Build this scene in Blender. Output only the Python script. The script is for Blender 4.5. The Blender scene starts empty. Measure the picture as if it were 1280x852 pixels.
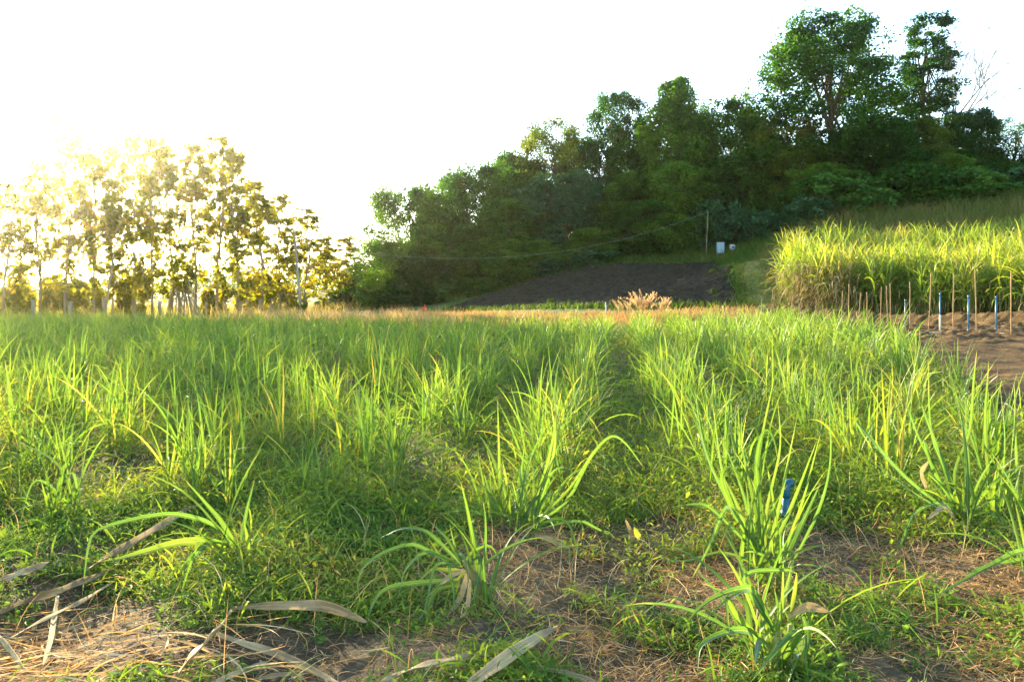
import bpy, math
import numpy as np
from mathutils import Vector

R = np.random.default_rng(11)
sc = bpy.context.scene
COL = sc.collection
F0, CX, HY, CAMZ = 995.0, 640.0, 372.0, 1.6        # focal length in photo pixels, centre column, horizon row, eye height
SUN_AZ, SUN_EL = math.radians(-31.0), math.radians(13.2)


def at(px, py, Y):
    return np.array([(px - CX) / F0 * Y, Y, CAMZ + (HY - py) / F0 * Y])


# ------------------------------------------------------------------ terrain
def gpt(px, py):
    Y = CAMZ * F0 / (py - HY)
    return (px - CX) / F0 * Y, Y


A = [at(*a) for a in [
    (1280, 500, 11.5), (1265, 415, 22), (1137, 407, 31), (1062, 395, 42), (1000, 392, 38), (1300, 400, 28),
    (945, 322, 54), (1300, 318, 52), (1120, 318, 54),
    (1040, 268, 72), (1280, 252, 67), (1160, 262, 70), (895, 303, 82), (960, 300, 74),
    (700, 342, 82), (600, 366, 86), (480, 384, 86), (800, 322, 80),
    (550, 389, 66), (620, 387.5, 60), (700, 387, 52), (800, 387, 47), (925, 385, 43), (960, 384, 41),
    (895, 327, 74), (780, 330, 76), (680, 347, 78), (600, 374, 74), (940, 350, 56)]]
for p in [(-40, 4), (-40, 20), (-30, 32), (-20, 8), (-20, 32), (-10, 3), (-10, 16), (-10, 32), (-2, 8), (-2, 22), (0, 0),
          (3, 5), (4, 14), (5, 25), (-60, 60), (-40, 60), (-25, 60), (-20, 46), (-8, 44), (0, 36), (-45, 95), (-25, 95), (-70, 140), (-30, 140),
          (-120, 80), (-120, 0), (0, -30), (-60, -60), (60, -60), (0, -80), (120, -60)]:
    A.append(np.array([p[0], p[1], 0.0]))
for p in [(8, 4, .05), (12, 6, .15), (30, 5, .6), (60, 10, 2.), (45, 40, 4.), (110, 60, 11), (60, 70, 11.5), (110, 130, 17), (55, 100, 15.5),
          (30, 105, 14.5), (10, 110, 10.), (-8, 115, 3.), (-15, 130, .5), (20, 150, 12), (60, 160, 17), (180, 180, 17), (180, 0, 8)]:
    A.append(np.array(p))
A = np.array(A, float)


def tps_u(d2):
    return d2 * np.log(d2 + 1e-9)


def tps_fit(A):
    S = 50.0
    P = A[:, :2] / S
    n = len(P)
    K = tps_u(((P[:, None] - P[None]) ** 2).sum(-1)) + np.eye(n) * 0.004
    Q = np.hstack([np.ones((n, 1)), P])
    M = np.zeros((n + 3, n + 3))
    M[:n, :n] = K
    M[:n, n:] = Q
    M[n:, :n] = Q.T
    w = np.linalg.solve(M, np.concatenate([A[:, 2], np.zeros(3)]))
    return P, w, S


TP, TW, TS = tps_fit(A)


def sstep(a, b, x):
    t = np.clip((x - a) / (b - a), 0, 1)
    return t * t * (3 - 2 * t)


def hash2(i, j, s):
    v = np.sin(i * 127.1 + j * 311.7 + s * 74.7) * 43758.5453
    return v - np.floor(v)


def vnoise(x, y, s=0):
    i, j = np.floor(x), np.floor(y)
    u, v = x - i, y - j
    u = u * u * (3 - 2 * u)
    v = v * v * (3 - 2 * v)
    a, b = hash2(i, j, s), hash2(i + 1, j, s)
    c, d = hash2(i, j + 1, s), hash2(i + 1, j + 1, s)
    return (a * (1 - u) + b * u) * (1 - v) + (c * (1 - u) + d * u) * v


def fbm(x, y, s=0, o=3):
    r, a, n = 0, 1.0, 0
    for k in range(o):
        r = r + a * vnoise(x * 2 ** k, y * 2 ** k, s + k * 3)
        n += a
        a *= .5
    return r / n


RU = np.array([.131, .991])                    # crop row direction
RN = np.array([.991, -.131])
ROW0, ROWD = -.614, 1.46
B0, B1 = np.array([12.6, 41.0]), np.array([19.0, 27.2])   # foot of the bank in front of the tall cane
BT = (B1 - B0) / np.linalg.norm(B1 - B0)
BN = np.array([-BT[1], BT[0]])
if BN[1] < 0:
    BN = -BN


def in_poly(x, y, poly):
    x, y = np.asarray(x, float), np.asarray(y, float)
    r = np.zeros(x.shape, bool)
    n = len(poly)
    for k in range(n):
        x0, y0 = poly[k]
        x1, y1 = poly[(k + 1) % n]
        c = ((y0 > y) != (y1 > y)) & (x < (x1 - x0) * (y - y0) / (y1 - y0 + 1e-12) + x0)
        r ^= c
    return r


FIELD = [(-16, .5), (7.2, .5), (6.5, 6), (6.1, 10.4), (7.1, 13), (10.3, 22), (12.2, 32), (12.0, 36), (8, 34.5), (-8, 38), (-20, 43), (-40, 42), (-40, 10)]


def field_mask(x, y):
    return in_poly(x, y, FIELD).astype(float)


def H(x, y, furrow=True):
    x, y = np.asarray(x, float), np.asarray(y, float)
    sh = x.shape
    p = np.stack([x.ravel(), y.ravel()], 1) / TS
    out = np.empty(len(p))
    for k in range(0, len(p), 20000):
        q = p[k:k + 20000]
        d2 = ((q[:, None] - TP[None]) ** 2).sum(-1)
        out[k:k + 20000] = tps_u(d2) @ TW[:-3] + TW[-3] + q @ TW[-2:]
    z = out.reshape(sh)
    far = np.hypot(x, y)
    z = np.clip(z, -1.5, 19)
    z = z * (1 - sstep(190, 320, far)) + 0 * far
    d = (x - B0[0]) * BN[0] + (y - B0[1]) * BN[1]
    al = (x - B0[0]) * BT[0] + (y - B0[1]) * BT[1]
    z = z + (.42 * sstep(0, .7, d) - .12) * sstep(-2, 2, al) * (1 - sstep(5, 14, np.abs(d)))
    if furrow:
        s = x * RN[0] + y * RN[1]
        m = in_poly(x, y, FIELD)
        z = z + m * (.045 * np.cos(2 * math.pi * (s - ROW0) / ROWD) - .03) * (1 - sstep(25, 36, y))
    return z


def hz(x, y):
    return float(H(np.array([x]), np.array([y]))[0])


# ------------------------------------------------------------------ mesh helpers
class Geo:
    def __init__(self):
        self.V, self.Fc, self.UV, self.T, self.M = [], [], [], [], []
        self.n = 0

    def add(self, V, Fq, uv=None, tone=None, mat=0):
        V = np.asarray(V, float).reshape(-1, 3)
        Fq = np.asarray(Fq, int).reshape(-1, 4)
        self.V.append(V)
        self.Fc.append(Fq + self.n)
        self.UV.append(np.zeros((len(V), 2)) if uv is None else uv)
        self.T.append(np.full(len(V), .5) if tone is None else np.broadcast_to(np.asarray(tone, float), (len(V),)))
        self.M.append(np.full(len(Fq), mat, int))
        self.n += len(V)
        return self

    def mesh(self, name, mats, smooth=True):
        V, Fq = np.concatenate(self.V), np.concatenate(self.Fc)
        UV, T, M = np.concatenate(self.UV), np.concatenate(self.T), np.concatenate(self.M)
        me = bpy.data.meshes.new(name)
        me.vertices.add(len(V))
        me.vertices.foreach_set('co', V.ravel())
        me.loops.add(Fq.size)
        me.loops.foreach_set('vertex_index', Fq.ravel().astype(np.int32))
        me.polygons.add(len(Fq))
        me.polygons.foreach_set('loop_start', (np.arange(len(Fq)) * 4).astype(np.int32))
        me.polygons.foreach_set('loop_total', np.full(len(Fq), 4, np.int32))
        me.polygons.foreach_set('material_index', M.astype(np.int32))
        me.polygons.foreach_set('use_smooth', np.full(len(Fq), smooth))
        uvl = me.uv_layers.new(name='UVMap')
        uvl.data.foreach_set('uv', UV[Fq.ravel()].ravel())
        at_ = me.attributes.new('tone', 'FLOAT', 'POINT')
        at_.data.foreach_set('value', np.ascontiguousarray(T))
        for m in (mats if isinstance(mats, (list, tuple)) else [mats]):
            me.materials.append(m)
        me.update()
        me.validate()
        return me

    def build(self, name, mats, parent=None, smooth=True):
        return link(name, self.mesh(name, mats, smooth), parent)


def link(name, data, parent=None):
    o = bpy.data.objects.new(name, data)
    COL.objects.link(o)
    if parent is not None:
        o.parent = parent
    return o


def tag(o, label=None, cat=None, group=None, kind=None):
    if label: o['label'] = label
    if cat: o['category'] = cat
    if group: o['group'] = group
    if kind: o['kind'] = kind
    return o


def empty(name, loc, rz=0.0, scale=1.0):
    o = bpy.data.objects.new(name, None)
    COL.objects.link(o)
    o.empty_display_size = .2
    o.location = [float(v) for v in loc]
    o.rotation_euler = (0, 0, float(rz))
    o.scale = (scale,) * 3 if np.isscalar(scale) else [float(s) for s in scale]
    return o


def ribbons(P, az, el, L, W, droop, n=6, fold=.25, curl=None, pw=1.5, twist=None, prof='cane', cross=3, kink=None):
    """N leaf blades; returns V, F, uv, leaf index per vertex"""
    P = np.asarray(P, float)
    N = len(P)
    B = lambda a: np.broadcast_to(np.asarray(a, float), (N,))
    az, el, L, W, droop = B(az), B(el), B(L), B(W), B(droop)
    curl = B(0 if curl is None else curl)
    twist = B(0 if twist is None else twist)
    t = np.linspace(0, 1, n + 1)
    tm = (t[1:] + t[:-1]) / 2

    def tang(tt):
        dr = droop[:, None] * tt ** pw
        if kink is not None:
            dr = dr + kink[:, None] * sstep(.45, .6, tt)[None]
        e = np.maximum(el[:, None] - dr, -1.45)
        a = az[:, None] + curl[:, None] * tt
        return np.stack([np.cos(e) * np.cos(a), np.cos(e) * np.sin(a), np.sin(e)], -1), a
    d, _ = tang(tm)
    pos = np.concatenate([np.zeros((N, 1, 3)), np.cumsum(d, 1)], 1) * (L / n)[:, None, None] + P[:, None]
    T, a = tang(t)
    S = np.stack([-np.sin(a), np.cos(a), np.zeros_like(a)], -1)
    Nn = np.cross(T, S)
    tw = (twist[:, None] * t)[..., None]
    S2 = S * np.cos(tw) + Nn * np.sin(tw)
    N2 = Nn * np.cos(tw) - S * np.sin(tw)
    if prof == 'cane':
        w = np.clip(.55 + 1.6 * t, 0, 1) * (1 - t ** 2.4) ** .9 + .03
    elif prof == 'blade':
        w = (1 - t) ** .8 + .04
    else:
        w = np.sin(np.pi * np.clip(t * .97 + .03, 0, 1)) ** .8 + .03
    hw = (W[:, None] * .5 * w[None])[..., None]
    if cross == 3:
        V = np.stack([pos + S2 * hw, pos - N2 * hw * fold * 2, pos - S2 * hw], 2)
    else:
        V = np.stack([pos + S2 * hw, pos - S2 * hw], 2)
    c = V.shape[2]
    idx = np.arange(N * (n + 1) * c).reshape(N, n + 1, c)
    Fq = np.stack([idx[:, :-1, :-1], idx[:, :-1, 1:], idx[:, 1:, 1:], idx[:, 1:, :-1]], -1).reshape(-1, 4)
    uv = np.stack(np.broadcast_arrays(np.linspace(0, 1, c)[None, None, :], t[None, :, None], ), -1)
    uv = np.broadcast_to(uv, (N, n + 1, c, 2)).reshape(-1, 2)
    li = np.repeat(np.arange(N), (n + 1) * c)
    return V.reshape(-1, 3), Fq, uv, li


def catmull(P, n):
    P = np.asarray(P, float)
    Q = np.vstack([2 * P[0] - P[1], P, 2 * P[-1] - P[-2]])
    m = len(P) - 1
    out = []
    for s in np.linspace(0, m, n + 1):
        k = min(int(s), m - 1)
        u = s - k
        a, b, c, d = Q[k:k + 4]
        out.append(.5 * (2 * b + (c - a) * u + (2 * a - 5 * b + 4 * c - d) * u * u + (3 * b - a - 3 * c + d) * u ** 3))
    return np.array(out)


def path_leaf(P, W, n=14, fold=.22, ref=(0, -.75, .65), prof='cane', flip=0.0, ripple=0.0):
    C = catmull(P, n)
    T = np.gradient(C, axis=0)
    T /= np.linalg.norm(T, axis=1)[:, None]
    ref = np.asarray(ref, float)
    S = np.cross(T, ref[None])
    S /= np.linalg.norm(S, axis=1)[:, None] + 1e-6
    for k in range(1, len(S)):
        if S[k] @ S[k - 1] < 0: S[k] = -S[k]
    for _ in range(2):
        S[1:-1] = (S[:-2] + 2 * S[1:-1] + S[2:]) / 4
    Nn = np.cross(S, T)
    t = np.linspace(0, 1, n + 1)
    fl = flip * np.sin(t * 3.1 + flip * 5)
    S = S * np.cos(fl)[:, None] + Nn * np.sin(fl)[:, None]
    Nn = np.cross(S, T)
    if prof == 'cane':
        w = np.clip(.5 + 1.8 * t, 0, 1) * (1 - t ** 2.6) ** .9 + .03
    elif prof == 'dry':
        w = np.clip(.55 + 1.2 * t, 0, 1) * np.clip((1.02 - t) * 3.2, 0, 1) ** .7 + .04
        w = w * (1 + .07 * np.sin(t * 13 + W * 400))
    else:
        w = np.ones(n + 1)
    hw = (W * .5 * w)[:, None]
    rp = ripple * W * np.sin(t * 19 + W * 900)[:, None]
    V = np.stack([C + S * hw + Nn * rp, C - Nn * hw * fold * 2, C - S * hw - Nn * rp * .7], 1)
    idx = np.arange((n + 1) * 3).reshape(n + 1, 3)
    Fq = np.stack([idx[:-1, :-1], idx[:-1, 1:], idx[1:, 1:], idx[1:, :-1]], -1).reshape(-1, 4)
    uv = np.stack(np.broadcast_arrays(np.array([0, .5, 1])[None], t[:, None]), -1).reshape(-1, 2)
    return V.reshape(-1, 3), Fq, uv


def tube(P, r, sides=8, cap=True):
    P = np.asarray(P, float)
    m = len(P)
    r = np.broadcast_to(np.asarray(r, float), (m,))
    T = np.gradient(P, axis=0)
    T /= np.linalg.norm(T, axis=1)[:, None] + 1e-9
    ref = np.array([.13, .97, .2]) if abs(T[0, 1]) < .8 else np.array([1., 0, .1])
    S = np.cross(T, ref)
    S /= np.linalg.norm(S, axis=1)[:, None] + 1e-9
    B = np.cross(T, S)
    a = np.linspace(0, 2 * math.pi, sides, endpoint=False)
    V = P[:, None] + r[:, None, None] * (np.cos(a)[None, :, None] * S[:, None] + np.sin(a)[None, :, None] * B[:, None])
    idx = np.arange(m * sides).reshape(m, sides)
    nx = np.roll(idx, -1, 1)
    Fq = np.stack([idx[:-1], nx[:-1], nx[1:], idx[1:]], -1).reshape(-1, 4)
    uv = np.stack(np.broadcast_arrays((a / 6.2832)[None], np.linspace(0, 1, m)[:, None]), -1).reshape(-1, 2)
    V = V.reshape(-1, 3)
    if cap:
        V = np.vstack([V, P[0], P[-1]])
        uv = np.vstack([uv, [[.5, 0], [.5, 1]]])
        n = m * sides
        ca = [[idx[0, (k + 1) % sides], idx[0, k], n, n] for k in range(sides)]
        # quads for the caps made from pairs of rim vertices
        Fc = []
        for k in range(0, sides, 2):
            Fc.append([n, idx[0, (k + 2) % sides], idx[0, (k + 1) % sides], idx[0, k]])
            Fc.append([n + 1, idx[-1, k], idx[-1, (k + 1) % sides], idx[-1, (k + 2) % sides]])
        Fq = np.vstack([Fq, Fc])
    return V, Fq, uv


def leaves(C, Rr, per, size, aspect=.5, flat=.8, shell=.5, down=.15, rng=None):
    """diamond leaves round clump centres C with radii Rr"""
    rng = rng or R
    K = len(C)
    per = np.broadcast_to(np.asarray(per), (K,)).astype(int)
    ci = np.repeat(np.arange(K), per)
    N = len(ci)
    d = rng.normal(size=(N, 3))
    d /= np.linalg.norm(d, axis=1)[:, None]
    rad = Rr[ci] * (1 - shell + shell * rng.random(N) ** .5) * (.8 + .4 * rng.random(N))
    off = d * rad[:, None]
    off[:, 2] *= flat
    p = C[ci] + off
    ax = rng.normal(size=(N, 3)) + d * .7
    ax[:, 2] -= down
    ax /= np.linalg.norm(ax, axis=1)[:, None]
    s = np.cross(ax, rng.normal(size=(N, 3)) * .7 + np.array([0, 0, 1.0]))
    s /= np.linalg.norm(s, axis=1)[:, None] + 1e-9
    l = size[0] + (size[1] - size[0]) * rng.random(N)
    w = l * aspect * (.7 + .6 * rng.random(N))
    nn = np.cross(ax, s)
    bend = nn * (l * .12)[:, None]
    V = np.stack([p - ax * (l / 2)[:, None], p + s * (w / 2)[:, None] + bend, p + ax * (l / 2)[:, None], p - s * (w / 2)[:, None] + bend], 1)
    Fq = np.arange(N * 4).reshape(N, 4)
    ct = rng.random(K)
    tone = np.clip(.55 * ct[ci] + .45 * rng.random(N), 0, 1)
    return V.reshape(-1, 3), Fq, None, np.repeat(tone, 4)


# ------------------------------------------------------------------ materials
def new_mat(name):
    m = bpy.data.materials.new(name)
    m.use_nodes = True
    nt = m.node_tree
    nt.nodes.clear()
    return m, nt, nt.nodes.new('ShaderNodeOutputMaterial')


def ramp(nt, fac, stops, interp='LINEAR'):
    r = nt.nodes.new('ShaderNodeValToRGB')
    r.color_ramp.interpolation = interp
    e = r.color_ramp.elements
    while len(e) < len(stops):
        e.new(.5)
    for k, (p, c) in enumerate(stops):
        e[k].position = p
        e[k].color = (*c, 1)
    nt.links.new(fac, r.inputs[0])
    return r.outputs[0]


def mixc(nt, fac, a, b, mode='MIX'):
    n = nt.nodes.new('ShaderNodeMix')
    n.data_type = 'RGBA'
    n.blend_type = mode
    for sock, v in ((n.inputs[0], fac), (n.inputs[6], a), (n.inputs[7], b)):
        if hasattr(v, 'is_output'):
            nt.links.new(v, sock)
        elif isinstance(v, (int, float)):
            sock.default_value = v
        else:
            sock.default_value = (*v, 1)
    return n.outputs[2]


def math_(nt, op, a, b=None, clamp=False):
    n = nt.nodes.new('ShaderNodeMath')
    n.operation = op
    n.use_clamp = clamp
    for k, v in enumerate((a, b)):
        if v is None: continue
        if hasattr(v, 'is_output'): nt.links.new(v, n.inputs[k])
        else: n.inputs[k].default_value = v
    return n.outputs[0]


def noise(nt, scale, detail=3, vec=None, rough=.6):
    n = nt.nodes.new('ShaderNodeTexNoise')
    n.inputs['Scale'].default_value = scale
    n.inputs['Detail'].default_value = detail
    n.inputs['Roughness'].default_value = rough
    if vec is None:
        vec = nt.nodes.new('ShaderNodeTexCoord').outputs['Object']
    nt.links.new(vec, n.inputs['Vector'])
    return n.outputs[0]


def leaf_mat(name, stops, trans=.45, midrib=None, gloss=.06, rough=.4, tmul=(1.35, 1.2, .45), objvar=.0, dead=None, tipstart=.72, fibre=0.0):
    m, nt, out = new_mat(name)
    N, Lk = nt.nodes, nt.links
    a = N.new('ShaderNodeAttribute')
    a.attribute_name = 'tone'
    tone = a.outputs['Fac']
    if objvar:
        oi = N.new('ShaderNodeObjectInfo').outputs['Random']
        tone = math_(nt, 'ADD', tone, math_(nt, 'MULTIPLY', math_(nt, 'SUBTRACT', oi, .5), objvar), True)
    c = ramp(nt, tone, stops)
    if midrib is not None or dead is not None:
        uv = N.new('ShaderNodeUVMap')
        sp = N.new('ShaderNodeSeparateXYZ')
        Lk.new(uv.outputs[0], sp.inputs[0])
        if dead is not None:
            # tips and edges dried out, further down on some leaves
            k = math_(nt, 'ADD', sp.outputs[1], math_(nt, 'MULTIPLY', math_(nt, 'SUBTRACT', noise(nt, 9, 2), .5), .55))
            f = N.new('ShaderNodeMapRange')
            Lk.new(k, f.inputs[0])
            f.inputs[1].default_value = tipstart
            f.inputs[2].default_value = 1.08
            c = mixc(nt, f.outputs[0], c, dead)
        if midrib is not None:
            d = math_(nt, 'ABSOLUTE', math_(nt, 'SUBTRACT', sp.outputs[0], .5))
            f = N.new('ShaderNodeMapRange')
            Lk.new(d, f.inputs[0])
            f.inputs[1].default_value = .04
            f.inputs[2].default_value = .10
            f.inputs[3].default_value = .55
            f.inputs[4].default_value = 0
            c = mixc(nt, f.outputs[0], c, midrib)
    if fibre:
        uv2 = N.new('ShaderNodeUVMap').outputs[0]
        mp = N.new('ShaderNodeMapping')
        mp.inputs['Scale'].default_value = (26, 2.2, 1)
        Lk.new(uv2, mp.inputs[0])
        lo_ = 1 - fibre
        c = mixc(nt, 1.0, c, ramp(nt, noise(nt, 1.0, 3, mp.outputs[0]), [(.3, (lo_, lo_, lo_ * .92)), (.7, (1 + fibre * .25,) * 3)]), 'MULTIPLY')
        c = mixc(nt, 1.0, c, ramp(nt, noise(nt, 5.0, 3), [(.35, (1 - fibre * .5,) * 3), (.65, (1.1, 1.08, 1.0))]), 'MULTIPLY')
    df = N.new('ShaderNodeBsdfDiffuse')
    Lk.new(c, df.inputs[0])
    tr = N.new('ShaderNodeBsdfTranslucent')
    Lk.new(mixc(nt, 1.0, c, tmul, 'MULTIPLY'), tr.inputs[0])
    mx = N.new('ShaderNodeMixShader')
    mx.inputs[0].default_value = trans
    Lk.new(df.outputs[0], mx.inputs[1])
    Lk.new(tr.outputs[0], mx.inputs[2])
    gl = N.new('ShaderNodeBsdfGlossy')
    gl.inputs['Roughness'].default_value = rough
    lw = N.new('ShaderNodeLayerWeight')
    lw.inputs[0].default_value = .18
    m2 = N.new('ShaderNodeMixShader')
    Lk.new(math_(nt, 'MULTIPLY_ADD' if False else 'MULTIPLY', math_(nt, 'ADD', lw.outputs['Fresnel'], .15), gloss * 2, True), m2.inputs[0])
    Lk.new(mx.outputs[0], m2.inputs[1])
    Lk.new(gl.outputs[0], m2.inputs[2])
    Lk.new(m2.outputs[0], out.inputs[0])
    return m


def solid_mat(name, c1, c2, scale=20, rough=.8, bump=.3, bscale=None, stretch=None):
    m, nt, out = new_mat(name)
    N, Lk = nt.nodes, nt.links
    tc = N.new('ShaderNodeTexCoord').outputs['Object']
    if stretch:
        mp = N.new('ShaderNodeMapping')
        mp.inputs['Scale'].default_value = stretch
        Lk.new(tc, mp.inputs[0])
        tc = mp.outputs[0]
    b = N.new('ShaderNodeBsdfPrincipled')
    b.inputs['Roughness'].default_value = rough
    b.inputs['Specular IOR Level'].default_value = .25
    Lk.new(ramp(nt, noise(nt, scale, 4, tc), [(.3, c1), (.7, c2)]), b.inputs['Base Color'])
    if bump:
        bp = N.new('ShaderNodeBump')
        bp.inputs['Strength'].default_value = bump
        bp.inputs['Distance'].default_value = .02
        Lk.new(noise(nt, bscale or scale * 2.5, 4, tc), bp.inputs['Height'])
        Lk.new(bp.outputs[0], b.inputs['Normal'])
    Lk.new(b.outputs[0], out.inputs[0])
    return m


CANE = [(0, (.046, .122, .028)), (.35, (.085, .190, .032)), (.7, (.165, .255, .036)), (.9, (.28, .30, .045)), (1, (.38, .32, .09))]
M_cane = leaf_mat('cane_leaf', CANE, .48, (.26, .33, .13), .05, .45, (1.4, 1.25, .5), dead=(.36, .32, .13), tipstart=.88, fibre=.35)
M_canef = leaf_mat('field_cane_leaf', CANE, .5, (.26, .33, .12), .05, .45, (1.45, 1.25, .5), objvar=.45, dead=(.36, .32, .12), tipstart=.88, fibre=.3)
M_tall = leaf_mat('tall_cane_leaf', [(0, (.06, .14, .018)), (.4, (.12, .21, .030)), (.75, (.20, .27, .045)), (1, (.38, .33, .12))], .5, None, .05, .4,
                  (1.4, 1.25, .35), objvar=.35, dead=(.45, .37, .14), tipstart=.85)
M_drycane = leaf_mat('dry_cane_leaf', [(0, (.28, .18, .075)), (.5, (.52, .37, .18)), (1, (.70, .57, .34))], .25, (.50, .40, .23), .02, .6, (1.1, .95, .7), fibre=.75)
M_stem = leaf_mat('cane_stem', [(0, (.20, .13, .06)), (.5, (.22, .22, .06)), (1, (.20, .25, .06))], .1, None, .04, .5)
M_weed = leaf_mat('weed_leaf', [(0, (.045, .105, .018)), (.35, (.095, .185, .026)), (.7, (.185, .255, .034)), (.9, (.29, .28, .050)), (1, (.38, .30, .10))], .45, None, .02, .55, (1.35, 1.2, .5))
M_straw = leaf_mat('straw', [(0, (.22, .12, .05)), (.4, (.38, .22, .08)), (.75, (.50, .32, .14)), (1, (.55, .44, .25))], .3, None, .03, .6, (1.1, .95, .7))
M_drygrass = leaf_mat('dry_grass_blade', [(0, (.20, .12, .045)), (.5, (.34, .22, .09)), (1, (.46, .36, .19))], .4, None, .02, .6, (1.2, 1., .6))
M_plume = leaf_mat('plume_grass', [(0, (.42, .30, .16)), (1, (.62, .50, .33))], .5, None, .02, .6, (1.2, 1., .65))
M_hgrass = leaf_mat('hill_grass_blade', [(0, (.035, .085, .015)), (.6, (.08, .14, .02)), (1, (.20, .19, .05))], .45, None, .03, .5, (1.3, 1.2, .4))
M_bgrass = leaf_mat('brown_grass_blade', [(0, (.06, .11, .025)), (.5, (.12, .14, .04)), (1, (.28, .21, .08))], .45, None, .02, .5, (1.3, 1.1, .5))
M_dark = leaf_mat('forest_leaf', [(0, (.014, .052, .009)), (.5, (.034, .098, .013)), (1, (.115, .200, .022))], .45, None, .012, .6, (1.2, 1.4, .5), objvar=.8)
M_blue = leaf_mat('bluish_leaf', [(0, (.024, .068, .030)), (.5, (.042, .110, .048)), (1, (.075, .16, .065))], .4, None, .015, .6, (1.3, 1.3, .5), objvar=.3)
M_yel = leaf_mat('yellowing_leaf', [(0, (.040, .078, .012)), (.5, (.085, .130, .016)), (1, (.19, .195, .024))], .5, None, .012, .6, (1.3, 1.3, .4), objvar=.4)
M_teak = leaf_mat('teak_leaf', [(0, (.055, .085, .008)), (.5, (.115, .135, .011)), (.85, (.20, .18, .014)), (1, (.28, .18, .016))], .6, None, .01, .6, (2.0, 1.65, .28), objvar=.25)
M_mid = leaf_mat('bright_shrub_leaf', [(0, (.028, .085, .018)), (.5, (.055, .145, .028)), (1, (.11, .20, .035))], .45, None, .012, .6, (1.4, 1.3, .4), objvar=.4)
M_bark = solid_mat('bark', (.045, .034, .018), (.12, .09, .05), 6, .9, .5, stretch=(1, 1, .25))
M_teakbark = solid_mat('teak_bark', (.13, .10, .05), (.24, .19, .10), 8, .9, .4, stretch=(1, 1, .2))
M_bare = solid_mat('bare_twig', (.20, .15, .11), (.34, .27, .22), 8, .9, 0)
M_wood = solid_mat('stake_wood', (.22, .12, .05), (.42, .26, .12), 14, .8, .25, stretch=(1, 1, .15))
M_post = solid_mat('fence_post_wood', (.15, .12, .07), (.28, .23, .14), 9, .9, .4, stretch=(1, 1, .2))
M_pole = solid_mat('weathered_pole', (.15, .13, .10), (.27, .24, .19), 6, .85, .2, stretch=(1, 1, .15))
M_bluepipe = solid_mat('blue_plastic', (.035, .11, .18), (.05, .15, .23), 12, .4, 0)
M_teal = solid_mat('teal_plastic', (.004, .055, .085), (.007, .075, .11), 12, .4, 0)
M_white = solid_mat('white_plastic', (.24, .29, .31), (.33, .37, .39), 5, .5, 0)
M_pale = solid_mat('pale_blue_sheet', (.16, .25, .29), (.24, .33, .37), 4, .5, .1)
M_black = solid_mat('black_rubber', (.015, .015, .015), (.03, .03, .03), 20, .6, 0)
M_red = solid_mat('red_plastic', (.50, .025, .012), (.66, .05, .02), 9, .5, .2)
M_palestick = solid_mat('pale_stick', (.5, .44, .34), (.66, .60, .5), 9, .8, 0)


def soil_mat(name, dark, light, straw=None, veg=None, straw_amt=.5, bscale=28.0, bump=.7):
    m, nt, out = new_mat(name)
    N, Lk = nt.nodes, nt.links
    tc = N.new('ShaderNodeTexCoord').outputs['Object']
    c = ramp(nt, noise(nt, 1.7, 6, tc, .65), [(.32, dark), (.68, light)])
    c = mixc(nt, ramp(nt, noise(nt, 34, 3, tc), [(.5, (0, 0, 0)), (.72, (1, 1, 1))]), c, [v * 1.6 for v in light])
    if straw:
        f = ramp(nt, noise(nt, 2.6, 5, tc, .7), [(straw_amt, (0, 0, 0)), (straw_amt + .16, (1, 1, 1))])
        f2 = ramp(nt, noise(nt, 60, 2, tc), [(.42, (0, 0, 0)), (.6, (1, 1, 1))])
        c = mixc(nt, mixc(nt, 1., f, f2, 'MULTIPLY'), c, straw)
    if veg:
        a = N.new('ShaderNodeAttribute')
        a.attribute_name = 'tone'
        g = ramp(nt, noise(nt, 2.2, 6, tc, .7), [(.3, [v * .6 for v in veg]), (.7, [v * 1.4 for v in veg])])
        c = mixc(nt, a.outputs['Fac'], c, g)
    b = N.new('ShaderNodeBsdfPrincipled')
    b.inputs['Roughness'].default_value = .95
    b.inputs['Specular IOR Level'].default_value = .1
    Lk.new(c, b.inputs['Base Color'])
    bp = N.new('ShaderNodeBump')
    bp.inputs['Strength'].default_value = bump
    bp.inputs['Distance'].default_value = .05
    Lk.new(noise(nt, bscale, 5, tc, .7), bp.inputs['Height'])
    Lk.new(bp.outputs[0], b.inputs['Normal'])
    Lk.new(b.outputs[0], out.inputs[0])
    return m


M_ground = soil_mat('field_soil', (.040, .024, .015), (.105, .066, .040), (.30, .19, .09), (.055, .085, .020), .50)
M_plot = soil_mat('dark_tilled_soil', (.010, .008, .004), (.032, .025, .012), (.13, .10, .05), None, .55, 9, 1.0)
M_red_soil = soil_mat('reddish_soil', (.030, .017, .007), (.085, .050, .019), (.25, .16, .065), None, .50, 16, .9)
M_path = soil_mat('trodden_grass', (.19, .16, .055), (.31, .23, .10), (.34, .25, .11), (.13, .15, .03), .52, 20, .5)

# ------------------------------------------------------------------ ground
PLOT = [tuple(at(*p)[:2]) for p in [(540, 389, 66), (620, 388, 60), (700, 387, 53), (800, 387, 47), (928, 386, 43), (897, 327, 74), (780, 329, 76), (680, 346, 78), (600, 373, 75)]]
PATH = [tuple(at(*p)[:2]) for p in [(931, 386, 43.3), (992, 388, 40.0), (985, 375, 44), (948, 330, 55), (955, 318, 62), (890, 318, 78), (898, 326, 74.3)]]
SOIL = [(6.9, 6.2), (6.4, 10.4), (7.3, 13), (10.5, 22), (12.4, 32), (12.2, 36), (12.3, 41.4), (13.4, 41.4), (19.9, 27.8), (30, 27.0), (30, 6.2)]


def axis(spec):
    out = [spec[0][0]]
    for a, b, st in spec:
        n = max(1, int(round((b - a) / st)))
        out += list(np.linspace(a, b, n + 1)[1:])
    return np.array(out)


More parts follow.
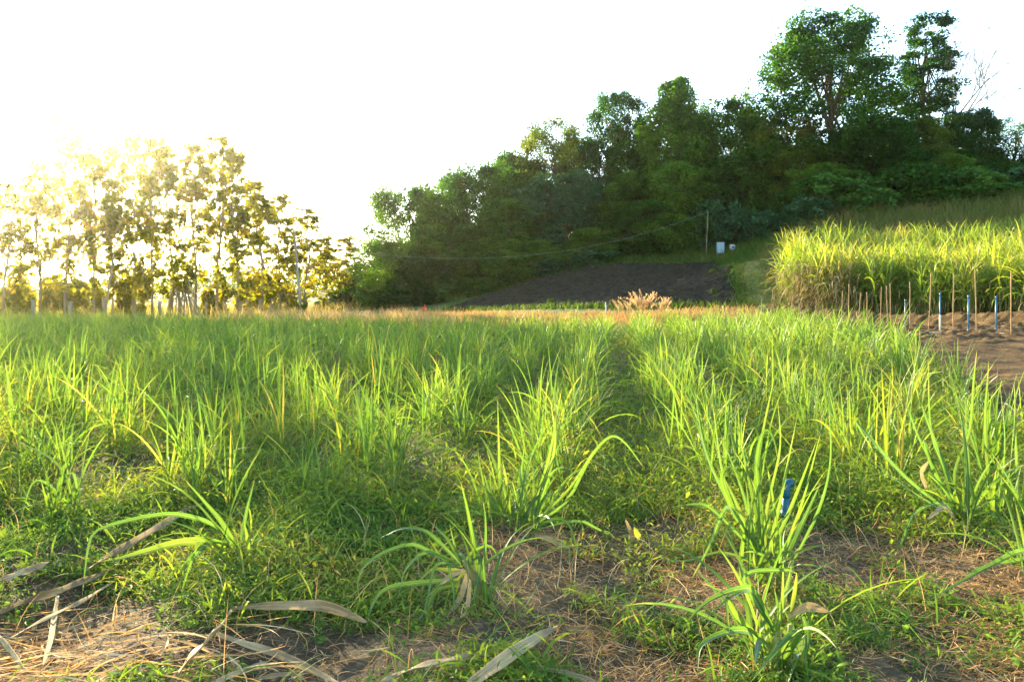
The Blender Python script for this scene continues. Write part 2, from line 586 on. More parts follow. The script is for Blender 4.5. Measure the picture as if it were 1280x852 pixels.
def shrink(poly, k):
    c = np.mean(poly, 0)
    return [tuple(c + (np.array(p) - c) * k) for p in poly]


gx = axis([(-620, -120, 25), (-120, -45, 3), (-45, -8, .5), (-8, -4, .12), (-4, 4.5, .05), (4.5, 9, .15), (9, 45, .5), (45, 120, 3), (120, 620, 25)])
gy = axis([(-320, -20, 15), (-20, 1.5, 1.2), (1.5, 3, .1), (3, 7.5, .05), (7.5, 14, .14), (14, 45, .4), (45, 100, .9), (100, 200, 5), (200, 640, 22)])
X, Y = np.meshgrid(gx, gy)
Z = H(X, Y)
near = 1 - sstep(12, 26, np.hypot(X, Y))
Z += near * (.05 * (fbm(X * 3, Y * 3, 5) - .5) + .055 * (np.abs(fbm(X * 9, Y * 9, 9) - .5) * 2) ** 1.2 * sstep(.42, .6, fbm(X * .9, Y * .9, 3)))
for poly in (PLOT, PATH, SOIL):
    Z -= .25 * in_poly(X, Y, shrink(poly, .975))
veg = np.clip(.15 + .85 * np.maximum(sstep(43, 50, Y), 0) + .25 * (fbm(X * .8, Y * .8, 7) - .5), 0, 1)
veg = np.where((X < -22) & (Y > 30), .7, veg)
g = Geo()
idx = np.arange(X.size).reshape(X.shape)
g.add(np.stack([X, Y, Z], -1).reshape(-1, 3), np.stack([idx[:-1, :-1], idx[:-1, 1:], idx[1:, 1:], idx[1:, :-1]], -1).reshape(-1, 4), None, veg.ravel())
tag(g.build('ground', M_ground), 'dark brown earth of the crop field and the hillside', 'ground', kind='structure')


def sheet(name, poly, step, off, mat, bump, label, cat, tone=None):
    P = np.array(poly)
    x = np.arange(P[:, 0].min() - step, P[:, 0].max() + step, step)
    y = np.arange(P[:, 1].min() - step, P[:, 1].max() + step, step)
    X, Y = np.meshgrid(x, y)
    wob = (fbm(X * .7, Y * .7, 21) - .5) * .9
    keep = in_poly(X + wob, Y + wob, poly)
    Z = H(X, Y) + off + bump(X, Y)
    fk = keep[:-1, :-1] & keep[1:, 1:] & keep[:-1, 1:] & keep[1:, :-1]
    idx = np.arange(X.size).reshape(X.shape)
    Fq = np.stack([idx[:-1, :-1], idx[:-1, 1:], idx[1:, 1:], idx[1:, :-1]], -1)[fk]
    # skirt: the border vertices go down into the ground
    cnt = np.zeros(X.size, int)
    np.add.at(cnt, Fq.ravel(), 1)
    edge = (cnt > 0) & (cnt < 4)
    Zr = Z.ravel()
    Zr[edge] -= off + .12
    used = np.unique(Fq)
    rm = np.full(X.size, -1)
    rm[used] = np.arange(len(used))
    V = np.stack([X.ravel(), Y.ravel(), Zr], -1)[used]
    tn = np.full(len(V), .5) if tone is None else tone(V[:, 0], V[:, 1])
    g = Geo().add(V, rm[Fq], None, tn)
    return tag(g.build(name, mat), label, cat, kind='structure')


sheet('tilled_plot', PLOT, .13, .12, M_plot, lambda x, y: .16 * (fbm(x * .8, y * .8, 2, 3) - .5) + .60 * np.maximum(fbm(x * 2.4, y * 2.4, 6, 3) - .46, -.05) + .05 * np.sin((y * .8 - x * .35) * 5.2), 'freshly tilled dark soil plot on the slope below the forest', 'soil')
sheet('grass_path', PATH, .25, .07, M_path, lambda x, y: .08 * (fbm(x * 1.5, y * 1.5, 4) - .5), 'trodden yellow grass track beside the dark plot', 'path', lambda x, y: np.clip(fbm(x * .5, y * .3, 8) * 1.5 - .2, 0, 1))
sheet('soil_plot', SOIL, .09, .06, M_red_soil, lambda x, y: .06 * (fbm(x * 1.1, y * 1.1, 12, 3) - .5) + .20 * np.maximum(fbm(x * 4.2, y * 4.2, 14, 3) - .48, -.03) * (.4 + 1.2 * sstep(17, 25, y)) + .03 * np.sin(y * 3.4 + 1.8 * fbm(x, y, 4)) - .03, 'bare reddish brown soil with stakes beside the crop', 'soil')


# ------------------------------------------------------------------ young sugarcane
def cane_geo(rng, h=.95, nsh=5, per=5, nseg=8, spread=.12, wid=.036, bright=.0):
    """one young clump: shoots, each a short stem carrying a fan of blades"""
    gl, gs, gd = Geo(), [], Geo()
    for k in range(nsh):
        a0 = rng.random() * 6.283
        r0 = spread * rng.random() ** .5
        b = np.array([r0 * math.cos(a0), r0 * math.sin(a0) * 1.4, -.03])
        lean = .06 + .22 * rng.random()
        hs = h * (.16 + .14 * rng.random())
        top = b + np.array([math.cos(a0) * lean * hs, math.sin(a0) * lean * hs, hs])
        V, Fq, uv = tube(catmull([b, (b + top) / 2 + rng.normal(size=3) * .008, top], 5), np.linspace(.013, .007, 6), 6)
        gs.append(Geo().add(V, Fq, uv, np.clip(uv[:, 1] * .8 + .1, 0, 1)))
        n = per
        f = np.linspace(.45, 1.0, n)
        P = b[None] + (top - b)[None] * f[:, None]
        ang = rng.random() * 6.283
        az = ang + np.arange(n) * 3.14 + rng.normal(size=n) * .5
        el = np.linspace(.95, 1.5, n) + rng.normal(size=n) * .10
        L = h * (.62 + .38 * np.sin(np.linspace(.5, 2.2, n))) * (.8 + .35 * rng.random(n))
        dr = np.linspace(1.5, .25, n) * (.45 + .9 * rng.random(n))
        kk = (rng.random(n) < .16) * (.8 + rng.random(n))
        V, Fq, uv, li = ribbons(P, az, el, L, wid * (.75 + .5 * rng.random(n)), dr, nseg, .2, rng.normal(size=n) * .35, 1.7, rng.normal(size=n) * .9, kink=kk)
        V[:, 2] = np.maximum(V[:, 2], .015)
        tn = np.clip(.16 + .5 * rng.random(n) + bright, 0, .84)
        tn[rng.random(n) < .06] = .93
        gl.add(V, Fq, uv, tn[li])
    n = max(2, nsh // 2)
    V, Fq, uv, li = ribbons(rng.normal(size=(n, 3)) * [.05, .05, .01] + [0, 0, .08], rng.random(n) * 6.283, .5 + .4 * rng.random(n), h * .5, wid * .7, 2.2, nseg, .1, rng.normal(size=n), 1.0, rng.normal(size=n))
    V[:, 2] = np.maximum(V[:, 2], .012)
    gd.add(V, Fq, uv, rng.random(n)[li])
    return gl, gs, gd


def place_mesh(name, me, loc, rz, s, parent=None):
    o = link(name, me, parent)
    o.location = [float(v) for v in loc]
    o.rotation_euler = (0, 0, float(rz))
    o.scale = (s, s, s)
    return o


# row positions
pos = []
for k in range(-34, 9):
    s = ROW0 + ROWD * k
    v = 1.0 + R.random()
    while v < 46:
        v += .27 + .31 * R.random()
        p = RN * (s + R.normal() * (.17 if -1 < k < 3 else .33)) + RU * v
        x, y = p
        if not in_poly(x, y, FIELD): continue
        if y < 3.2 or abs(x) > .68 * y + 1.0: continue
        if k >= -1 and y < 6.1 and x < 4.3: continue            # the foreground clumps stand here
        if k == 2 and y < 6.6: continue
        if k == -1 and y < 6.0: continue
        if k == -2 and y < 5.9: continue
        if k < -2 and y < 5.2: continue
        pos.append((x, y))
pos = np.array(pos)
pos = pos[np.argsort(pos[:, 1] * 1.0 + .15 * np.abs(pos[:, 0]))]
print('cane positions', len(pos))
NV = 12
near_parts, far_mesh = [], []
for k in range(NV):
    gl, gs, gd = cane_geo(np.random.default_rng(100 + k), .78 + .34 * R.random(), 5 + k % 3, 4 + k % 2, 9, .19, .023)
    near_parts.append((gl.mesh('cane_leaves', M_canef), [q.mesh('cane_stem', M_stem) for q in gs], gd.mesh('cane_dry_leaves', M_drycane)))
for k in range(NV):
    gl, gs, gd = cane_geo(np.random.default_rng(300 + k), .78 + .34 * R.random(), 5 + k % 3, 5, 6, .19, .026)
    gg = Geo()
    for src, mi in [(gl, 0), (gd, 2)] + [(q, 1) for q in gs]:
        V = np.concatenate(src.V)
        gg.add(V, np.concatenate(src.Fc), np.concatenate(src.UV), np.concatenate(src.T), mi)
    far_mesh.append(gg.mesh('cane_clump', [M_canef, M_stem, M_drycane]))
NIND = 288
zz = H(pos[:, 0], pos[:, 1])
for i in range(min(NIND, len(pos))):
    x, y = pos[i]
    s = .60 + .36 * R.random()
    rz = R.random() * 6.283
    side = 'left' if (x * RN[0] + y * RN[1]) < .1 else 'right'
    lab = ('young green sugarcane clump in the rows left of the central furrow, behind the foreground clumps' if side == 'left'
           else 'young green sugarcane clump in the rows right of the central furrow, behind the foreground clumps')
    grp = 'young sugarcane in the rows %s of the central furrow' % side
    if y < 11:
        e = empty('sugarcane_clump', (x, y, zz[i]), rz, s)
        a, b, c = near_parts[R.integers(NV)]
        link('leaves', a, e)
        for q in b:
            link('stem', q, e)
        link('dry_leaves', c, e)
    else:
        e = place_mesh('sugarcane_clump', far_mesh[R.integers(NV)], (x, y, zz[i]), rz, s)
    tag(e, lab, 'sugarcane', grp)
# the rest of the rows
rest = pos[NIND:]
zr = zz[NIND:]
g = Geo()
nl = 15
N = len(rest) * nl
ci = np.repeat(np.arange(len(rest)), nl)
off = R.normal(size=(N, 2)) * [.09, .13]
P = np.stack([rest[ci, 0] + off[:, 0], rest[ci, 1] + off[:, 1], zr[ci] + .1 * R.random(N)], 1)
el = .85 + .65 * R.random(N)
hh = (.75 + .45 * R.random(len(rest)))[ci]
V, Fq, uv, li = ribbons(P, R.random(N) * 6.283, el, hh * (.7 + .45 * R.random(N)), .030 * (.7 + .6 * R.random(N)), (1.55 - el) * (1 + 1.4 * R.random(N)) + .2, 5, .15,
                        R.normal(size=N) * .3, 1.7, R.normal(size=N) * .9, cross=2)
tn = np.clip(.12 + .35 * R.random(len(rest))[ci] + .35 * R.random(N), 0, .9)
g.add(V, Fq, uv, tn[li])
tag(g.build('sugarcane_rows', M_canef), 'far rows of young green sugarcane merging into one mass', 'sugarcane', kind='stuff')


# ---- the foreground clumps, leaf by leaf
def hero(name_label, base, leaf_list, stems, wid=.05, extra=0, cat='sugarcane', seed=1, dry=()):
    rng = np.random.default_rng(seed)
    bx, by = gpt(*base)
    bz = hz(bx, by)
    O = np.array([bx, by, bz])
    e = empty('sugarcane_clump', O)
    g = Geo()
    for item in leaf_list:
        pts, dY, tn = item[0], item[1], item[2]
        W = .58 * (item[3] if len(item) > 3 else wid)
        m = len(pts)
        t = np.linspace(0, 1, m)
        P = np.array([at(px, py, by + dY * tt ** 1.3) for (px, py), tt in zip(pts, t)])
        P[:, 2] = np.maximum(P[:, 2], H(P[:, 0], P[:, 1]) + .02)
        V, Fq, uv = path_leaf(P - O, W, 16, .2, (rng.normal() * .35, -.75, .6), 'cane', .25 + .35 * rng.random())
        g.add(V, Fq, uv, tn * .88)
    if extra:
        n = extra * 2 + 6
        el = .7 + .8 * rng.random(n)
        V, Fq, uv, li = ribbons(rng.normal(size=(n, 3)) * [.06, .05, 0] + [0, 0, .06], rng.random(n) * 6.283, el, .3 + .5 * rng.random(n), wid * .5 * (.6 + .6 * rng.random(n)), 1.9 - el, 9, .2,
                                rng.normal(size=n) * .4, 1.5, rng.normal(size=n) * .8)
        V[:, 2] = np.maximum(V[:, 2], .015)
        g.add(V, Fq, uv, (.15 + .5 * rng.random(n))[li])
    g.build('leaves', M_cane, e)
    for pts, r0, r1, tn in stems:
        g = Geo()
        P = np.array([at(px, py, by + (.0 if len(pp) == 2 else pp[2])) for pp in pts for px, py in [pp[:2]]]) - O
        P[0, 2] -= .05
        C = catmull(P, 8)
        rr = np.linspace(r0, r1, 9) * (1 + .12 * np.cos(np.arange(9) * 2.4))
        V, Fq, uv = tube(C, rr, 8)
        g.add(V, Fq, uv, np.clip(tn + .35 * uv[:, 1], 0, 1)).build('stem', M_stem, e)
    if dry:
        g = Geo()
        for pts, dY, W in dry:
            P = np.array([at(px, py, by + dY * tt) for (px, py), tt in zip(pts, np.linspace(0, 1, len(pts)))])
            P[:, 2] = np.maximum(P[:, 2], H(P[:, 0], P[:, 1]) + .02)
            V, Fq, uv = path_leaf(P - O, W, 12, .15, (rng.normal() * .3, -.75, .6), 'dry', .4)
            g.add(V, Fq, uv, .4 + .5 * rng.random())
        g.build('dry_leaves', M_drycane, e)
    tag(e, name_label, cat, 'foreground sugarcane clumps')
    return e


hero('sprawling sugarcane clump at the left whose long blades arch toward the dry sheaths', (292, 712), [
    ([(297, 686), (270, 657), (237, 645), (205, 642), (160, 650), (122, 662), (111, 680), (106, 715), (102, 752)], -.35, .35, .05),
    ([(292, 684), (262, 676), (240, 676), (215, 679), (175, 690), (150, 697), (122, 702)], -.3, .80, .085),
    ([(288, 682), (266, 676), (246, 690), (225, 715), (205, 742), (180, 767), (160, 779)], -.6, .42, .055),
    ([(298, 684), (277, 652), (262, 634), (230, 598)], .1, .5, .05),
    ([(300, 684), (308, 640), (318, 600)], .15, .4, .04),
    ([(300, 684), (315, 682), (328, 692), (334, 703)], -.1, .45, .035),
    ([(299, 688), (287, 712), (275, 738)], -.25, .2, .04),
    ([(311, 688), (319, 708), (321, 734)], -.15, .5, .03),
    ([(286, 682), (262, 702), (243, 745)], -.3, .25, .035),
    ([(302, 684), (335, 672), (372, 690)], .1, .3, .035)],
    [([(294, 712), (296, 698), (299, 682)], .014, .008, .3)], extra=3, seed=2)

hero('short drooping sugarcane clump with a thick swollen leaning stem base', (606, 757), [
    ([(578, 704), (570, 688), (562, 655)], .05, .6, .035),
    ([(576, 704), (548, 676), (529, 662), (501, 660), (474, 673)], .15, .35, .04),
    ([(574, 706), (540, 690), (513, 680), (478, 691), (455, 707), (447, 730), (451, 756)], -.05, .4, .04),
    ([(570, 704), (540, 690), (520, 697), (505, 715), (497, 752)], -.1, .45, .04),
    ([(574, 724), (532, 727), (486, 734), (466, 754), (458, 789)], -.15, .5, .05),
    ([(570, 728), (546, 738), (532, 762), (509, 804)], -.25, .5, .05),
    ([(572, 704), (546, 706), (536, 738), (527, 778)], -.2, .3, .035),
    ([(578, 700), (573, 690), (582, 700), (587, 735)], -.2, .2, .035),
    ([(584, 706), (600, 697), (596, 730), (591, 769), (589, 795)], -.2, .25, .04),
    ([(576, 706), (562, 706), (567, 738), (567, 772)], -.2, .28, .03),
    ([(578, 708), (556, 700), (535, 672)], .1, .8, .035),
    ([(576, 712), (560, 712), (540, 712), (520, 730)], .0, .85, .04),
    ([(582, 712), (570, 726), (548, 733), (528, 752)], -.1, .86, .035),
    ([(580, 706), (590, 690), (612, 682), (625, 700)], .15, .4, .03),
    ([(578, 704), (558, 672), (536, 650)], .2, .45, .035)],
    [([(608, 758), (600, 735), (588, 715), (580, 700)], .036, .012, .05), ([(612, 757), (613, 748), (611, 742)], .018, .014, .0)], extra=3, seed=3,
    dry=[([(584, 715), (576, 745), (560, 780)], -.15, .03), ([(588, 718), (584, 760), (578, 790)], -.2, .022), ([(580, 712), (562, 720), (545, 735)], -.05, .03)])

hero('sugarcane shoot with one tall straight blade standing alone near the centre', (628, 662), [
    ([(627, 656), (625, 610), (624, 573), (622, 500)], .1, .62, .046),
    ([(623, 655), (596, 640), (574, 638), (544, 644)], .0, .12, .04),
    ([(630, 655), (647, 635), (668, 622)], -.15, .5, .03),
    ([(625, 648), (613, 618), (605, 592)], .1, .3, .035),
    ([(624, 654), (660, 590), (640, 560), (618, 530)], .2, .7, .02),
    ([(620, 656), (600, 670), (575, 690)], -.2, .3, .03)],
    [([(629, 664), (628, 656), (627, 640)], .014, .009, .4)], extra=4, seed=4)

hero('fanned sugarcane clump at the centre with blades arching over to the right', (658, 676), [
    ([(657, 668), (667, 635), (686, 573), (702, 486)], .15, .55, .05),
    ([(660, 664), (684, 600), (694, 550), (688, 500)], .2, .75, .04),
    ([(661, 664), (675, 629), (689, 592), (704, 584), (716, 588)], -.1, .4, .03),
    ([(661, 664), (686, 635), (709, 598), (736, 580)], -.05, .45, .035),
    ([(668, 656), (709, 625), (737, 573), (762, 546), (781, 553), (806, 586)], .1, .42, .042),
    ([(672, 650), (712, 610), (742, 562)], .2, .7, .035),
    ([(661, 664), (686, 651), (703, 649), (715, 663), (724, 698)], -.3, .3, .05),
    ([(660, 660), (652, 600), (655, 560)], .15, .4, .035),
    ([(660, 662), (648, 630), (640, 600)], -.05, .5, .03),
    ([(668, 662), (720, 651), (748, 661), (782, 679)], .1, .2, .04)],
    [([(659, 678), (659, 668), (661, 655)], .016, .009, .3), ([(664, 676), (668, 660), (672, 648)], .012, .008, .3)], extra=6, seed=5,
    dry=[([(668, 668), (692, 675), (712, 696)], -.15, .045), ([(656, 668), (652, 690), (640, 715)], -.1, .02), ([(782, 650), (790, 668), (788, 690)], .1, .03)])

hero('tall dense sugarcane clump at right of centre half hiding a blue pipe', (962, 742), [
    ([(945, 690), (886, 575), (868, 488)], .3, .35, .04),
    ([(960, 715), (944, 635), (925, 547)], .1, .5, .045),
    ([(968, 720), (972, 680), (964, 612), (957, 575)], -.1, .55, .04),
    ([(960, 695), (978, 612), (996, 522)], .15, .6, .042),
    ([(964, 690), (992, 626), (1022, 548)], .1, .6, .036),
    ([(976, 700), (1002, 630), (1026, 540)], .05, .62, .036),
    ([(990, 705), (1024, 635), (1038, 575), (1036, 505)], .2, .3, .036),
    ([(955, 700), (950, 635), (946, 580), (954, 540), (966, 545), (974, 580)], -.1, .3, .045),
    ([(955, 700), (920, 645), (902, 600), (912, 583), (926, 598)], -.15, .45, .045),
    ([(946, 685), (918, 640), (905, 638), (888, 680), (862, 728)], -.3, .3, .045),
    ([(940, 685), (890, 636), (866, 630), (838, 634)], .0, .15, .035),
    ([(935, 672), (950, 560), (968, 470)], .35, .75, .03),
    ([(958, 700), (958, 640), (975, 560), (972, 500)], .3, .7, .03),
    ([(948, 700), (930, 620), (900, 540)], .35, .4, .036),
    ([(950, 700), (908, 610), (890, 500)], .4, .55, .034),
    ([(940, 700), (900, 690), (860, 700), (820, 698)], .2, .5, .028),
    ([(962, 705), (937, 740), (936, 640), (932, 600)], -.05, .2, .04)],
    [([(962, 744), (960, 715), (955, 690)], .016, .010, .25), ([(972, 744), (972, 715), (968, 690)], .014, .009, .25), ([(950, 740), (948, 712), (944, 688)], .014, .009, .25),
     ([(985, 742), (986, 716), (990, 700)], .013, .008, .2)], extra=8, seed=6,
    dry=[([(955, 730), (945, 742), (925, 760)], -.2, .025)])

hero('lowest sugarcane clump at the bottom edge with broad blades bent toward the viewer', (964, 843), [
    ([(975, 835), (992, 800), (998, 790), (980, 800), (938, 852)], -.35, .4, .075),
    ([(968, 790), (944, 741), (926, 735), (886, 750), (852, 784)], -.2, .35, .05),
    ([(966, 790), (940, 742), (915, 745), (880, 775)], -.15, .3, .035),
    ([(972, 795), (978, 745), (979, 700)], .05, .7, .035),
    ([(952, 812), (938, 789), (908, 789), (876, 806), (872, 838)], -.3, .35, .055),
    ([(962, 812), (950, 800), (944, 830)], -.3, .2, .05),
    ([(968, 790), (930, 722), (978, 712), (996, 716)], .0, .3, .035),
    ([(1004, 770), (1010, 795), (1005, 830)], -.1, .2, .045),
    ([(988, 770), (994, 735), (996, 715)], .0, .9, .03),
    ([(998, 815), (985, 852)], -.25, .3, .06),
    ([(966, 800), (974, 770), (968, 735)], .05, .5, .035),
    ([(960, 806), (922, 770), (908, 745), (912, 792)], -.15, .55, .04)],
    [([(966, 846), (968, 822), (970, 795)], .020, .012, .3), ([(984, 845), (986, 820), (988, 780)], .016, .010, .3)], extra=5, seed=7,
    dry=[([(985, 770), (1010, 758), (1035, 764)], -.05, .035)])

hero('large sugarcane clump at the right with a dark blade hanging to the straw', (1204, 664), [
    ([(1198, 640), (1187, 598), (1157, 520), (1152, 500)], .15, .3, .045),
    ([(1202, 646), (1183, 590), (1164, 538), (1160, 448)], .2, .45, .045),
    ([(1205, 650), (1190, 620), (1145, 579)], .0, .4, .035),
    ([(1198, 650), (1194, 590), (1212, 541), (1217, 478), (1221, 438)], .2, .65, .042),
    ([(1202, 650), (1145, 617), (1078, 568)], -.1, .3, .03),
    ([(1202, 650), (1134, 598), (1076, 533), (1072, 531), (1092, 564)], .1, .4, .05),
    ([(1198, 650), (1183, 630), (1162, 631), (1141, 645), (1126, 681), (1119, 711)], -.35, .1, .05),
    ([(1205, 650), (1168, 590), (1155, 550), (1164, 568)], -.1, .25, .04),
    ([(1204, 650), (1240, 640), (1262, 660)], -.2, .3, .04),
    ([(1206, 650), (1225, 600), (1250, 560)], .1, .55, .035),
    ([(1200, 650), (1150, 550), (1130, 505), (1105, 530)], .25, .4, .03),
    ([(1208, 650), (1212, 590), (1206, 530)], .15, .5, .04)],
    [([(1206, 668), (1204, 655), (1200, 636)], .018, .010, .2), ([(1216, 668), (1212, 654), (1208, 640)], .014, .009, .1)], extra=6, seed=8,
    dry=[([(1196, 650), (1180, 634), (1160, 648)], -.2, .035), ([(1194, 645), (1195, 665), (1197, 705)], -.15, .03), ([(1158, 610), (1152, 590), (1162, 575)], .05, .03)])

hero('sugarcane clump at the right edge with tall narrow blades', (1246, 655), [
    ([(1240, 640), (1232, 534), (1236, 450)], .2, .6, .045),
    ([(1243, 645), (1210, 538), (1183, 545)], .1, .15, .03),
    ([(1250, 645), (1262, 590), (1268, 520)], .2, .7, .035),
    ([(1244, 645), (1256, 560), (1250, 480)], .25, .5, .035),
    ([(1276, 660), (1270, 560), (1268, 480)], .15, .5, .04),
    ([(1275, 662), (1285, 560), (1284, 490)], .1, .55, .05),
    ([(1246, 648), (1225, 628), (1212, 623)], -.15, .2, .04),
    ([(1262, 655), (1280, 620), (1310, 600)], .1, .4, .04)],
    [([(1244, 660), (1243, 650), (1242, 632)], .016, .010, .1), ([(1252, 662), (1254, 650), (1255, 636)], .013, .008, .1)], extra=5, seed=9,
    dry=[([(1250, 640), (1252, 660), (1254, 672)], -.05, .02)])

hero('sugarcane plant cut by the right edge with one long blade pointing down left', (1302, 735), [
    ([(1300, 690), (1275, 688), (1245, 702), (1205, 724), (1158, 752)], -.3, .35, .05),
    ([(1300, 692), (1270, 700), (1235, 706), (1200, 720)], -.15, .3, .04),
    ([(1302, 700), (1300, 640), (1310, 560)], .15, .5, .045)],
    [([(1302, 738), (1302, 715), (1301, 690)], .018, .010, .2)], extra=4, seed=10)

hero('sugarcane clump at the left edge with several thin blades curving down', (66, 655), [
    ([(98, 640), (72, 580), (20, 550)], .3, .55, .04),
    ([(96, 640), (60, 605), (40, 605), (26, 650)], -.2, .3, .035),
    ([(100, 636), (92, 592), (78, 604), (80, 610)], .1, .4, .035),
    ([(94, 642), (70, 640), (30, 670), (0, 690)], -.2, .45, .035),
    ([(90, 642), (78, 668), (70, 692)], -.25, .12, .04),
    ([(92, 638), (55, 650), (36, 690), (30, 720)], -.25, .3, .03),
    ([(98, 638), (104, 580), (112, 540)], .2, .5, .035),
    ([(95, 638), (80, 570), (70, 530)], .25, .6, .03)],
    [([(96, 656), (97, 648), (97, 636)], .014, .009, .3)], extra=6, seed=12)


# ------------------------------------------------------------------ big dry cane leaves lying in front
def ground_leaf(label, pts, wpx, tone, lift=.02, seed=0, name='dry_cane_leaf', arch=0.0, n=22, fold=.30):
    rng = np.random.default_rng(seed)
    P = []
    for k, (px, py) in enumerate(pts):
        z = lift + arch * math.sin(math.pi * k / max(1, len(pts) - 1))
        x, y = gpt(px, py)
        for _ in range(4):           # where this line of sight meets a surface a little above the ground
            zz_ = hz(x, y) + z
            y = (CAMZ - zz_) * F0 / (py - HY)
            x = (px - CX) / F0 * y
        P.append([x, y, hz(x, y) + z])
    P = np.array(P)
    O = P.mean(0)
    W = .82 * wpx * P[:, 1].mean() / F0
    V, Fq, uv = path_leaf(P - O, W, n, fold, (rng.normal() * .25, -.5, .85), 'dry', .5 * rng.random() + .25, .16)
    # give the dry blade a body: a second skin just under the first
    n0 = len(V)
    g = Geo().add(V, Fq, uv, tone + .15 * np.sin(uv[:, 1] * 9 + seed))
    o = g.build(name, M_drycane)
    md = o.modifiers.new('body', 'SOLIDIFY')
    md.thickness = .002
    o.location = O
    tag(o, label, 'dry leaf', 'dry sugarcane leaves lying in the foreground')


GL = [
    ('brown folded cane leaf running from the left edge up toward the sprawling clump', [(-8, 768), (30, 752), (75, 737), (110, 723), (165, 702)], 13, .2, .10, .03),
    ('thick straw coloured cane sheath lying diagonally, its blunt end up at the top', [(108, 712), (150, 686), (200, 657), (230, 638), (249, 630)], 13, .4, .12, .03),
    ('short pale cane leaf poking in from the left edge', [(-8, 728), (20, 718), (40, 711), (62, 702)], 12, .7, .10, .02),
    ('long pale cane strip slanting across the straw at the left', [(8, 800), (60, 771), (100, 752), (141, 727)], 8, .75, .09, .02),
    ('pale white cane strip lying crosswise, pointing at the viewer', [(72, 744), (68, 770), (63, 800), (53, 834)], 8, .95, .06, .03),
    ('thin white cane stick at the left edge over the straw', [(-6, 790), (10, 808), (32, 838)], 7, 1.0, .07, .02),
    ('narrow brown cane leaf lying level above the straw heap', [(8, 799), (60, 790), (95, 783), (126, 776)], 7, .4, .03, .02),
    ('wide folded cane leaf standing on edge, bent down to the bottom left', [(292, 760), (272, 784), (245, 812), (213, 852)], 15, .55, .07, .05),
    ('long tan cane leaf arching level to the right over dark weeds', [(291, 760), (330, 757), (370, 756), (405, 757), (435, 767), (458, 777)], 15, .5, .08, .05),
    ('tapering cane leaf running down right to the bottom edge', [(270, 791), (300, 802), (345, 816), (390, 837), (432, 858)], 11, .75, .05, .02),
    ('slim pale cane leaf at the bottom edge under the tapering one', [(258, 856), (300, 839), (338, 825)], 8, .9, .04, .02),
    ('curled short cane leaf scrap at the bottom edge', [(306, 853), (340, 844), (372, 841)], 8, .6, .03, .02),
    ('cream cane leaf lying flat at the bottom centre, pointed at its left end', [(607, 817), (570, 822), (520, 833), (470, 854)], 14, .9, .04, .03),
    ('broad cream cane leaf slanting up right from the bottom edge', [(580, 860), (615, 834), (655, 806), (698, 781)], 18, .95, .06, .04),
    ('dark creased cane leaf lying on the orange straw patch', [(694, 781), (720, 786), (760, 787)], 9, .1, .04, .01),
    ('frayed pale cane leaf at the bottom edge below the orange straw', [(660, 832), (690, 836), (725, 846), (765, 858)], 9, .8, .03, .01),
    ('short tan cane leaf curled beside the lowest clump', [(1000, 757), (1020, 760), (1040, 766)], 7, .6, .05, .01),
    ('thin pale stick lying on bare soil under the large right clump', [(1030, 652), (1045, 660), (1058, 664)], 5, .95, .03, .0),
]
for k, (lab, pts, w, tn, lift, arch) in enumerate(GL):
    ground_leaf(lab, pts, w, tn, lift, 40 + k, arch=arch)


# ------------------------------------------------------------------ weeds and straw (nobody could count them)
def scatter(n, y0, y1, xr=.70, pad=.4, power=1.0):
    """points in the wedge in front of the camera"""
    y = y0 + (y1 - y0) * R.random(n) ** power
    x = (R.random(n) * 2 - 1) * (xr * y + pad)
    return x, y


def weedmap(x, y):
    m = .92 + 1.0 * (fbm(x * .8, y * .8, 31) - .5) + 1.5 * (fbm(x * 2.6, y * 2.6, 33) - .5)
    blob = lambda cx, cy, rx, ry: np.exp(-(((x - cx) / rx) ** 2 + ((y - cy) / ry) ** 2))
    m = m - .75 * blob(.55, 3.55, .40, .28) - .28 * blob(.65, 4.7, .75, .6) - .48 * blob(2.4, 4.4, 1.0, .9) - .4 * blob(2.2, 3.5, .7, .4) - .3 * blob(2.2, 5.6, .8, .6)
    m = m - 1.1 * blob(-2.2, 3.5, .8, .5) - .5 * blob(-2.5, 4.5, .9, .6) - .45 * blob(-1.0, 3.6, .7, .3) - .4 * blob(.1, 5.0, .3, .6)
    m = m + .35 * blob(-1.2, 4.9, 1., .8) + .3 * blob(1.2, 3.7, .4, .3) + .2 * blob(3.3, 3.4, .6, .3)
    return m


def weeds(n, y0, y1, lmin, lmax, wr, seg, hmax, power=1.0, thr=.66):
    x, y = scatter(n, y0, y1, power=power)
    # small tufts: points gather round shared centres
    k = max(1, n // 9)
    c = R.integers(0, k, n)
    x = x[c] + R.normal(size=n) * lmax * .8
    y = y[c] + R.normal(size=n) * lmax * .8
    m = weedmap(x, y)
    keep = (m + .5 * (R.random(n) - .5) > thr) & in_poly(x, y, FIELD)
    x, y, c = x[keep], y[keep], c[keep]
    n = len(x)
    z = H(x, y)
    ht = R.random(n) ** 1.3 * hmax * (.4 + .9 * fbm(x * 1.7, y * 1.7, 40)) * (.45 + .55 * sstep(3.6, 5.2, y))
    el = -.25 + 1.5 * R.random(n)
    L = lmin + (lmax - lmin) * R.random(n) ** 1.5
    V, Fq, uv, li = ribbons(np.stack([x, y, z + ht], 1), R.random(n) * 6.283, el, L, L * wr * (.6 + .8 * R.random(n)), .3 + 1.0 * R.random(n), seg, .15, R.normal(size=n) * .5, 1.2,
                            R.normal(size=n) * .8, 'leaf', cross=2)
    tn = np.clip(.34 * R.random(n) + .38 * hash2(c, c * 0, 3.0) + .9 * (fbm(x * 1.1, y * 1.1, 50) - .5) + .25 * ht / hmax + .02, 0, 1)
    return V, Fq, uv, tn[li]


